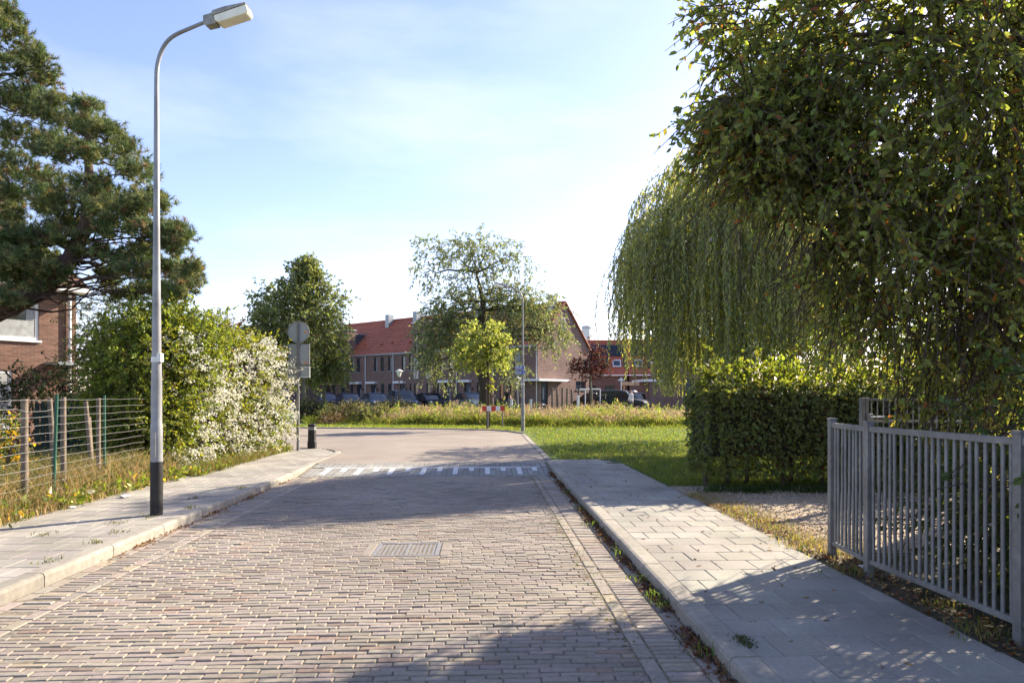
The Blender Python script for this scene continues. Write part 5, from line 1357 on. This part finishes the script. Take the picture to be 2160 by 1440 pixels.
# --- flowering hedge and green bush on the left
e = empty('flowering_hedge', (-6.15, 12.3, .09)); tag(e, 'overgrown hedge covered in white blossom along the sunlit pavement', 'hedge')
fl = []
for i in range(8):                                        # lobes along the pavement, fuller above, frayed at the foot
    t = (i+.3)/8; yy = t*5.0; xx = -.62+yy*.108
    fl.append((xx+random.uniform(-.08, .1), yy, .75, .70+random.uniform(-.1, .1), .62, .85, 1.0))
    fl.append((xx+random.uniform(-.12, .12), yy+random.uniform(-.2, .2), 1.92+random.uniform(-.12, .12), .66+random.uniform(-.12, .12), .62, .78, 1.0))
grow(e, fl, 3600, 13, .074, .55, (.20, .25, .05), shape=4, twig_len=.36, droop=.25, shell=.3, var=.35, extra=((.2, (.26, .27, .04)), (.05, (.15, .09, .03))), mat_leaf='leaf')
core = MB()
for q in fl[4:]: core.lathe([(q[3]*.72*math.sin(a)+.01, -q[5]*.72*math.cos(a)) for a in np.linspace(.1, 3.04, 7)], 9, q[:3])
o = core.build('inner_twigs', 'hedge_core', e); o['kind'] = 'stuff'
grow(e, [(-.5, .9, 2.5, .5, .9, .3), (-.3, 2.8, 2.5, .5, 1.1, .3), (-.05, 4.4, 2.45, .45, .7, .25)], 420, 14, .07, .55, (.22, .25, .035), twig_len=.4, droop=-.2, mat_leaf='leaf_thin', name='top_shoots')
# white panicles: sprays of small petals on the sunny side of the lobes
nsp = 1200
P0, O0, _ = in_blobs(nsp*4, fl, .08)
k = (O0[:, 0] > .25) & (O0[:, 2] < .75) & (P0[:, 1] > .25); den = np.sin(P0[:, 1]*2.3+.5)*np.sin(P0[:, 2]*2.9+1.0)+.55*np.sin(P0[:, 1]*5.3+P0[:, 2]*4.1)
k &= den+rng.normal(0, .35, len(P0)) > -.15-.5*(P0[:, 1] > 3.6)
P0 = P0[k][:nsp]+O0[k][:nsp]*.16; O0 = O0[k][:nsp]; nsp = len(P0); m_ = 13
D0_ = unit(O0+rand_dirs(nsp)*.6+np.array([0, 0, -.2]))
P = np.repeat(P0, m_, 0)+np.repeat(D0_, m_, 0)*rng.uniform(0, .22, (nsp*m_, 1))+rng.normal(0, .028, (nsp*m_, 3))
Ax = rand_dirs(nsp*m_); l = .040*rng.uniform(.6, 1.4, nsp*m_)
o = obj('blossom', leaf_mesh('blossom', P, Ax, perp(Ax), l, l*.9, colours(nsp*m_, (.74, .73, .63), .12, .04), fold=.2, shape=4), 'petal', e); o['kind'] = 'stuff'
bush('green_bush', 'tall rounded bright green bush at the near end of the flowering hedge', 'bush', (-7.2, 13.2, .09), [(-6.95, 13.2, 2.1, 1.05, 1.05, 1.15), (-6.75, 13.3, 2.5, .75, .8, .75), (-7.2, 13.1, 1.0, .95, .95, .9), (-6.35, 13.7, 2.75, .6, .8, .5), (-6.75, 12.75, 1.2, .6, .55, 1.0), (-7.55, 13.4, 1.6, .55, .7, 1.0)], 3300, 14, .076, .55, (.19, .25, .05), twig_len=.38, droop=.2, shell=.35, extra=((.12, (.26, .30, .05)),), var=.3, shape=4)
bush('dark_shrub', 'dark evergreen shrub below the window of the old brick house', 'shrub', (-10.6, 15.6, .09), [(-10.9, 15.6, 1.1, 1.0, .8, 1.1), (-9.6, 15.9, .9, 1.2, .8, .95)], 900, 14, .07, .45, (.022, .04, .016), twig_len=.35, droop=.3)
bush('grey_shrub', 'pale grey green tree like shrub beside the old brick house', 'shrub', (-10.1, 17.2, .09), [(-10.0, 17.2, 3.2, .95, .8, 1.1), (-9.5, 17.0, 2.1, 1.0, .8, 1.0), (-10.4, 17.3, 2.2, .8, .7, .8)], 900, 13, .08, .35, (.13, .16, .085), mat_leaf='leaf_grey', twig_len=.5, droop=.4)
bush('yellow_flower_bush', 'bush of yellow flowers at the edge of the wire fence', 'bush', (-7.35, 9.6, .09), [(-7.3, 9.6, .7, .35, .4, .45), (-7.7, 9.5, .6, .4, .4, .4)], 190, 12, .07, .5, (.12, .16, .035), twig_len=.25, extra=((.32, (.75, .48, .03)),))
bush('russet_shrub', 'thin russet leaved shrub rising behind the flowering hedge', 'shrub', (at(485, 28), 28, .09), [pb(470, 690, 28, 28, 25), pb(495, 715, 28, 25, 25), pb(480, 760, 28, 35, 40)], 260, 10, .11, .5, (.10, .06, .04), twig_len=.6, droop=.1)

# --- verge weeds
def verge_pts(n, u0, u1, v0, v1):
    u = rng.uniform(u0, u1, n); v = rng.uniform(v0, v1, n); return np.stack([u*RC-v*RS, u*RS+v*RC, np.full(n, .085)], 1), u, v
P, u, v = verge_pts(30000, -8.6, -5.10, 4.4, 12.3)
gr = rng.random(len(P)) < np.clip(.25+.35*(u < -6.0)+.25*(v < 6.6), 0, .8)
c_ = np.where(gr[:, None], colours(len(P), (.13, .165, .04), .35, .15), colours(len(P), (.38, .30, .15), .35, .12))
hgt = rng.uniform(.12, .62, len(P))*np.clip((-5.0-u)/.6, .3, 1)
tag(scatter_blades('weeds', P, hgt, .011, c_, .5, m='straw'), 'tall dry grass and weeds around the wire fence', kind='stuff')
P, u, v = verge_pts(2600, -5.4, -4.85, 11.9, 17.6)
tag(scatter_blades('weeds', P, rng.uniform(.06, .26, len(P)), .011, colours(len(P), (.15, .18, .04), .35, .15, ((.35, (.30, .22, .09)),)), .6, m='straw'), 'weeds along the foot of the flowering hedge', kind='stuff')
sp = np.array([road(uu, vv, .1)[:] for uu, vv in ((-5.2, 8.6), (-5.15, 8.9), (-5.25, 9.5), (-5.1, 9.9), (-5.12, 10.3), (-5.08, 10.9), (-5.3, 7.9), (-5.25, 7.2), (-5.0, 11.4), (-4.98, 12.0), (-4.95, 12.9), (-5.5, 6.4), (-5.7, 5.9), (-5.6, 9.0), (-5.9, 7.4), (-4.92, 16.5), (-4.9, 17.0))])
nw = 700; P = sp[rng.integers(0, len(sp), nw)]+rng.normal(0, .09, (nw, 3))*np.array([1, 1, .2]); P[:, 2] = .1+np.abs(rng.normal(0, .10, nw))
A = unit(rand_dirs(nw)*.8+np.array([0, 0, .5])); l = .10*rng.uniform(.4, 1.3, nw)
tag(obj('broadleaf_weeds', leaf_mesh('broadleaf_weeds', P, A, perp(A), l, l*.42, colours(nw, (.15, .20, .04), .35, .12, ((.05, (.75, .5, .03)), (.06, (.65, .65, .58))))), 'leaf_thin'), 'broad leaved weeds at the sunlit pavement edge', kind='stuff')

# --- pines
def pine(name, label, base, trunk, tr, clusters, D0, dj):
    e = empty(name, base); tag(e, label, 'tree', 'pine trees'); b = Vector(base)
    T = [Vector(p)-b for p in trunk]; trunk_mesh(e, T, tr, 'pine_bark')
    fine = [T[i].lerp(T[i+1], t) for i in range(len(T)-1) for t in np.linspace(0, 1, 5)]
    tp, td, ends = [], [], []
    for (px, py, r) in clusters:
        for rep in range(2):
            D = D0+rng.uniform(-dj, dj); k = D/1440
            c = np.array([at(px+rng.uniform(-.3, .3)*r, D), D, zz(py+rng.uniform(-.3, .3)*r, D)])-np.array(base); R = r*k*.9
            if rep == 0: ends.append(Vector(c))
            # a pad of shoots: several short side twigs, each crowned by upright tufts
            for q in range(int(6+r*.14)):
                s = c+rand_dirs(1)[0]*np.array([R, R, R*.55])*rng.uniform(.3, 1.0)
                m_ = rng.integers(5, 9)
                tp.append(s[None]+rng.normal(0, .09, (m_, 3))*np.array([1, 1, .7])); od = unit((s-c)[None])*.35+np.array([0, 0, .55])
                td.append(unit(od+rand_dirs(m_)*.55))
                if q == 0 and rep == 1: ends.append(Vector(s))
    tp = np.concatenate(tp); td = np.concatenate(td)
    limbs(e, fine, ends, .024, .005, 'pine_bark', n=5, sag=.10, level=True, wob=.2)
    nn = 30; n = len(tp)
    P = np.repeat(tp, nn, 0)+np.repeat(td, nn, 0)*rng.uniform(-.06, .07, (n*nn, 1)); A = unit(np.repeat(td, nn, 0)*.75+rand_dirs(n*nn)*.8)
    tc_ = np.repeat(colours(n, (.125, .165, .072), .35, .12, ((.16, (.25, .26, .11)), (.06, (.25, .17, .09)))), nn, 0)*(1+.2*rng.uniform(-1, 1, (n*nn, 1)))
    o = obj('needles', leaf_mesh('needles', P, A, perp(A), .12*rng.uniform(.7, 1.2, n*nn), .014, tc_, shape=3), 'needle', e); o['kind'] = 'stuff'
    return e
D1 = 14.
def PP(px, py, D): return (at(px, D), D, zz(py, D))
pine('pine_tree', 'leaning pine with a bent trunk in front of the old brick house', (at(-330, D1), D1, .08),
     [(at(-330, D1), D1, .0), PP(-270, 830, D1), PP(-130, 715, D1), PP(0, 655, D1), PP(90, 612, D1), PP(150, 545, D1), PP(184, 470, D1), PP(189, 380, D1), PP(184, 300, D1), PP(182, 222, D1)],
     [.26, .24, .22, .2, .19, .165, .13, .09, .06, .02],
     [(182, 225, 26), (160, 268, 38), (215, 272, 36), (255, 310, 44), (130, 320, 48), (205, 335, 46), (285, 370, 42), (175, 395, 50), (245, 405, 52), (320, 420, 42), (110, 420, 45), (365, 480, 34), (300, 475, 48), (225, 480, 40),
      (385, 500, 24), (350, 560, 46), (395, 590, 30), (410, 570, 22), (290, 560, 44), (330, 610, 30), (250, 540, 42), (310, 530, 38), (235, 585, 30), (190, 525, 34), (150, 465, 40), (280, 440, 44), (355, 520, 36), (330, 500, 36), (215, 440, 44), (120, 500, 40), (20, 500, 46), (75, 485, 40), (25, 555, 44), (60, 545, 48), (110, 580, 36), (30, 590, 40), (10, 620, 34), (70, 600, 36), (45, 520, 44), (95, 545, 40), (370, 620, 22), (270, 620, 25)], D1, .9)
D2 = 16.
pine('pine_tree', 'taller pine reaching the top edge left of the leaning pine', (at(-120, D2), D2, .08),
     [(at(-120, D2), D2, .0), PP(-100, 600, D2), PP(-60, 350, D2), PP(-30, 120, D2), PP(-25, -60, D2)], [.28, .22, .17, .1, .03],
     [(12, 22, 30), (30, 70, 44), (75, 110, 34), (25, 130, 52), (90, 160, 34), (60, 195, 52), (115, 210, 26), (20, 225, 56), (95, 250, 44), (50, 290, 58), (115, 300, 36), (15, 340, 56), (85, 365, 50), (35, 410, 54), (100, 430, 34), (20, 460, 40),
      (-50, 30, 60), (-70, 140, 80), (-80, 260, 80), (-70, 380, 80), (-40, -50, 50), (-60, 480, 60)], D2, 1.0)

# --- street trees before the terrace
tree('street_tree', 'full crowned green street tree with a pointed top behind the traffic sign', 'tree', (at(643, 38), 38, .09), [(at(643, 38), 38, 0), (at(640, 38), 38, 2.3), (at(640, 38), 38, 5), (at(645, 38), 38, 7.6)], [.13, .1, .08, .03],
     [pb(618, 665, 38, 72, 62), pb(645, 600, 38, 40, 44), pb(648, 568, 38, 12, 18, None, 2), pb(572, 640, 38, 36, 44), pb(545, 690, 38, 26, 44), pb(690, 640, 38, 34, 44), pb(610, 735, 38, 60, 40)], 2000, 13, .17, .62, (.175, .215, .09), group='street trees', bark='pale_bark', n_limb=22, r_limb=.05, twig_len=.75, droop=.45, shape=4, mat_leaf='leaf_grey', shell=.4, extra=((.15, (.24, .27, .10)),), gaps=(.75, 1.9))
tree('street_tree', 'street tree with low dense crown beside the sign, over the parked dark cars', 'tree', (at(684, 41), 41, .09), [(at(684, 41), 41, 0), (at(684, 41), 41, 2.2), (at(686, 41), 41, 5)], [.11, .09, .03],
     [pb(690, 700, 41, 38, 50), pb(680, 765, 41, 48, 42), pb(645, 770, 41, 34, 36), pb(712, 760, 41, 24, 34)], 1000, 13, .17, .62, (.185, .225, .095), group='street trees', bark='pale_bark', n_limb=14, r_limb=.05, twig_len=.7, droop=.55, shape=4, mat_leaf='leaf_grey', shell=.4, extra=((.2, (.27, .30, .12)),), gaps=(.75, 1.9))
D3 = 45
tree('big_open_tree', 'tall old tree with an airy top and drooping lobes before the terrace', 'tree', (at(1026, D3), D3, .09), [(at(1026, D3), D3, 0), (at(1026, D3), D3, 2.0), (at(1014, D3), D3, 3.6), (at(1010, D3), D3, 5.4), (at(1020, D3), D3, 7.6), (at(1005, D3), D3, 9.5)], [.52, .46, .4, .28, .18, .06],
     [pb(1000, 535, D3, 95, 45, 2.2, 9), pb(905, 520, D3, 32, 26, 1, 1.0), pb(890, 575, D3, 18, 26, .8, .5), pb(930, 590, D3, 35, 26, 1, .8), pb(1085, 545, D3, 42, 34, 1.3, 1.5), pb(1015, 610, D3, 70, 40, 2, 4), pb(1110, 650, D3, 74, 50, 2.2, 10), pb(1165, 705, D3, 34, 32, 1.2, 3), pb(1075, 620, D3, 50, 30, 1.5, 3),
      pb(925, 690, D3, 42, 52, 1.6, 8), pb(905, 745, D3, 26, 34, 1.2, 3), pb(990, 670, D3, 62, 42, 2, 6), pb(960, 640, D3, 45, 30, 1.5, 3), pb(1060, 705, D3, 50, 38, 1.6, 4), pb(1085, 775, D3, 22, 34, 1, 2), pb(940, 780, D3, 22, 22, 1, 1)],
     2000, 13, .21, .42, (.19, .235, .12), n_limb=60, r_limb=.16, twig_len=1.0, droop=.8, shape=4, mat_leaf='leaf_grey', shell=.5, extra=((.2, (.24, .26, .15)),))
D4 = 27.5
e = tree('young_tree', 'young yellow green tree with stake by the barrier board', 'tree', (at(1030, D4), D4, .09), [(at(1031, D4), D4, 0), (at(1030, D4), D4, 2.2), (at(1026, D4), D4, 3.4), (at(1022, D4), D4, 4.2)], [.055, .05, .035, .012],
     [pb(1012, 735, D4, 52, 36), pb(1035, 706, D4, 34, 26), pb(1000, 705, D4, 25, 22), pb(972, 756, D4, 26, 22), pb(1060, 745, D4, 24, 28), pb(1030, 765, D4, 40, 16)], 400, 12, .135, .6, (.30, .35, .14), n_limb=16, r_limb=.025, twig_len=.35, droop=.35, shape=4, mat_leaf='leaf_thin', shell=.45, extra=((.2, (.20, .25, .05)),))
grow(e, [(at(1034, D4)-at(1030, D4), 0, zz(812, D4), .08, .08, .22)], 14, 8, .11, .6, (.30, .33, .06), twig_len=.2, shape=4, mat_leaf='leaf_thin', name='low_shoots')
o = MB().tube([(0, 0, -.1), (0, 0, 1.9)], .035, 7).build('tree_stake', 'wood', loc=(at(1027, D4), D4+.12, .09)); tag(o, 'wooden stake supporting the young yellow green tree', 'stake')
D5 = 50
tree('purple_tree', 'young purple leaved tree with vase shaped crown beside the parked cars', 'tree', (at(1247, D5), D5, .09), [(at(1249, D5), D5, 0), (at(1247, D5), D5, 1.7), (at(1245, D5), D5, 3), (at(1246, D5), D5, 4.4)], [.10, .09, .05, .015],
     [pb(1245, 768, D5, 28, 34), pb(1224, 785, D5, 20, 18), pb(1212, 768, D5, 10, 8, .3, .15), pb(1205, 778, D5, 7, 5, .2, .1), pb(1268, 765, D5, 18, 32), pb(1284, 773, D5, 9, 8, .3, .15), pb(1246, 728, D5, 8, 18), pb(1258, 738, D5, 8, 22)], 300, 11, .15, .62, (.085, .030, .032), n_limb=26, r_limb=.03, bark='pale_bark', twig_len=.45, droop=-.2, shape=4, shell=.5, mat_leaf='leaf_dull', extra=((.15, (.20, .04, .035)), (.1, (.19, .14, .13))))

# --- reeds, bank vegetation, lawn
def front_D(px): return np.interp(px, [560, 700, 860, 1000, 1100, 1300, 1500, 1900], [34.5, 33.6, 31.6, 30.4, 29.6, 29.6, 30, 30])
nR = 8200
px = np.concatenate([rng.uniform(800, 1480, int(nR*.8)), rng.uniform(600, 1900, nR-int(nR*.8))]); Dr = front_D(px)+.4+rng.random(nR)**1.4*8.5
B = np.stack([(px-1080)/1440*Dr, Dr, np.full(nR, .06)], 1)
hump = .62+.26*np.sin(B[:, 0]*.9+1)*np.sin(B[:, 1]*.5)+.14*np.sin(B[:, 0]*2.7+B[:, 1])
hR = .80*np.clip(hump, .35, 1.2)*rng.uniform(.6, 1.15, nR)*np.where(px < 690, .7, 1)*np.interp(px, [780, 830, 1350, 1450], [.85, 1.05, 1.0, .8])
gP, gH, gC = [], [], []
for q in range(6):
    gP.append(B+np.concatenate([rng.normal(0, .07, (nR, 2)), (rng.random((nR, 1))*.5*hR[:, None] if q else np.zeros((nR, 1)))], 1)); gH.append(hR*rng.uniform(.35, .7, nR) if q else hR)
    gC.append(colours(nR, (.20, .245, .075), .35, .12, ((.3, (.12, .18, .045)), (.15, (.34, .32, .15)))))
o = scatter_blades('reeds', np.concatenate(gP), np.concatenate(gH), .028, np.concatenate(gC), .42, m='leaf_thin'); tag(o, 'band of pale green reeds in front of the parked cars', kind='stuff')
lum = []
for q in range(70):
    a_ = random.uniform(690, 1470); d_ = float(front_D(a_))+random.uniform(.5, 4.5); r_ = random.uniform(.45, .95)
    lum.append(((a_-1080)/1440*d_, d_, .30, r_, r_*.8, random.uniform(.35, .62), 1))
grow(o, lum, 2300, 10, .16, .22, (.20, .25, .075), twig_len=.35, droop=-.5, var=.4, extra=((.15, (.36, .31, .17)), (.2, (.10, .15, .04))), mat_leaf='leaf_thin', shape=4, twigs=False, name='leafy_stems')
k = rng.random(nR) < .24
pl_ = B[k].copy(); pl_[:, 2] += hR[k]*rng.uniform(.86, 1.05, k.sum()); m_ = 9; n = len(pl_)
P = np.repeat(pl_, m_, 0)+np.stack([rng.normal(0, .03, n*m_), rng.normal(0, .03, n*m_), rng.uniform(-.02, .24, n*m_)], 1); A = unit(rand_dirs(n*m_)*.6+np.array([.25, 0, .8]))
tag(obj('reed_plumes', leaf_mesh('reed_plumes', P, A, perp(A), .12, .026, colours(n*m_, (.36, .27, .20), .3, .08, ((.3, (.52, .46, .36)),)), shape=4), 'straw'), 'pinkish beige plumes above the reeds', kind='stuff')
nB = 9000                                                # lower green growth along the bank
px = rng.uniform(640, 1500, nB); Dr = front_D(px)-.5+rng.random(nB)*1.6; B = np.stack([(px-1080)/1440*Dr, Dr, np.full(nB, .06)], 1)
tag(scatter_blades('bank_grass', B, rng.uniform(.12, .5, nB)*np.clip((Dr-front_D(px)+.9)/1.6, .3, 1), .03, colours(nB, (.15, .20, .045), .35, .15, ((.2, (.27, .25, .10)),)), .5, m='leaf_thin'), 'fresh green grass along the reed bank', kind='stuff')
for (px_, py, D, rx, rz2, ll, cc, lab) in ((735, 872, 35, 42, 20, .11, (.10, .11, .045), 'olive bush with dry flower heads below the parked cars'), (790, 876, 34.2, 34, 17, .11, (.115, .125, .05), 'rounded olive bush where the reeds begin'),
                                   (655, 868, 36, 30, 24, .11, (.045, .065, .03), 'dark bush behind the black bollard under the street tree'), (700, 885, 33.6, 24, 9, .10, (.17, .10, .06), 'low russet plant at the grass edge behind the bollard'),
                                   (835, 862, 38, 36, 14, .11, (.07, .085, .04), 'grey green bush below the grey parked estate')):
    bb = pb(px_, py, D, rx, rz2, .8)
    bush('bank_bush', lab, 'bush', (bb[0], D, .07), [bb], 330 if rz2 > 10 else 120, 12, ll, .4, cc, group='bushes on the bank', twig_len=.4, droop=-.1, shape=4, mat_leaf='leaf_dull', extra=((.22, (.40, .34, .24)),) if rz2 < 22 else ())
nG = 62000
Dg = 10.5*np.exp(rng.random(nG)*math.log(29.5/10.5)); kx = rng.uniform(-.02, .52, nG); xg = kx*Dg
ug = xg*RC+Dg*RS; vg_ = -xg*RS+Dg*RC
ok = (ug > 1.48) & ~((vg_ < 14.75) & (ug < uR+1.40)) & ~((Dg < 10.2)) & (xg < 9)
P = np.stack([xg, Dg, np.full(nG, .083)], 1)[ok]; n = len(P)
edge = np.clip((ug[ok]-1.5)/.3, .4, 1)
tag(scatter_blades('grass', P, rng.uniform(.03, .085, n)*edge, .006+.0006*P[:, 1], colours(n, (.14, .195, .048), .38, .14, ((.15, (.25, .25, .09)),)), .55), 'short green grass of the lawn', kind='stuff')
nE = 9000
tt = rng.random(nE)*6; seg = np.clip(tt.astype(int), 0, 5); fr_ = tt-seg; FE = np.array(far_edge)
eu = FE[seg, 0]*(1-fr_)+FE[seg+1, 0]*fr_; ev_ = FE[seg, 1]*(1-fr_)+FE[seg+1, 1]*fr_+.2+rng.random(nE)*2.6
P = np.stack([eu*RC-ev_*RS, eu*RS+ev_*RC, np.full(nE, .075)], 1)
tag(scatter_blades('grass', P, rng.uniform(.05, .16, nE), .025, colours(nE, (.17, .24, .04), .3, .14, ((.2, (.30, .28, .10)),)), .5), 'strip of bright grass between the junction kerb and the reeds', kind='stuff')
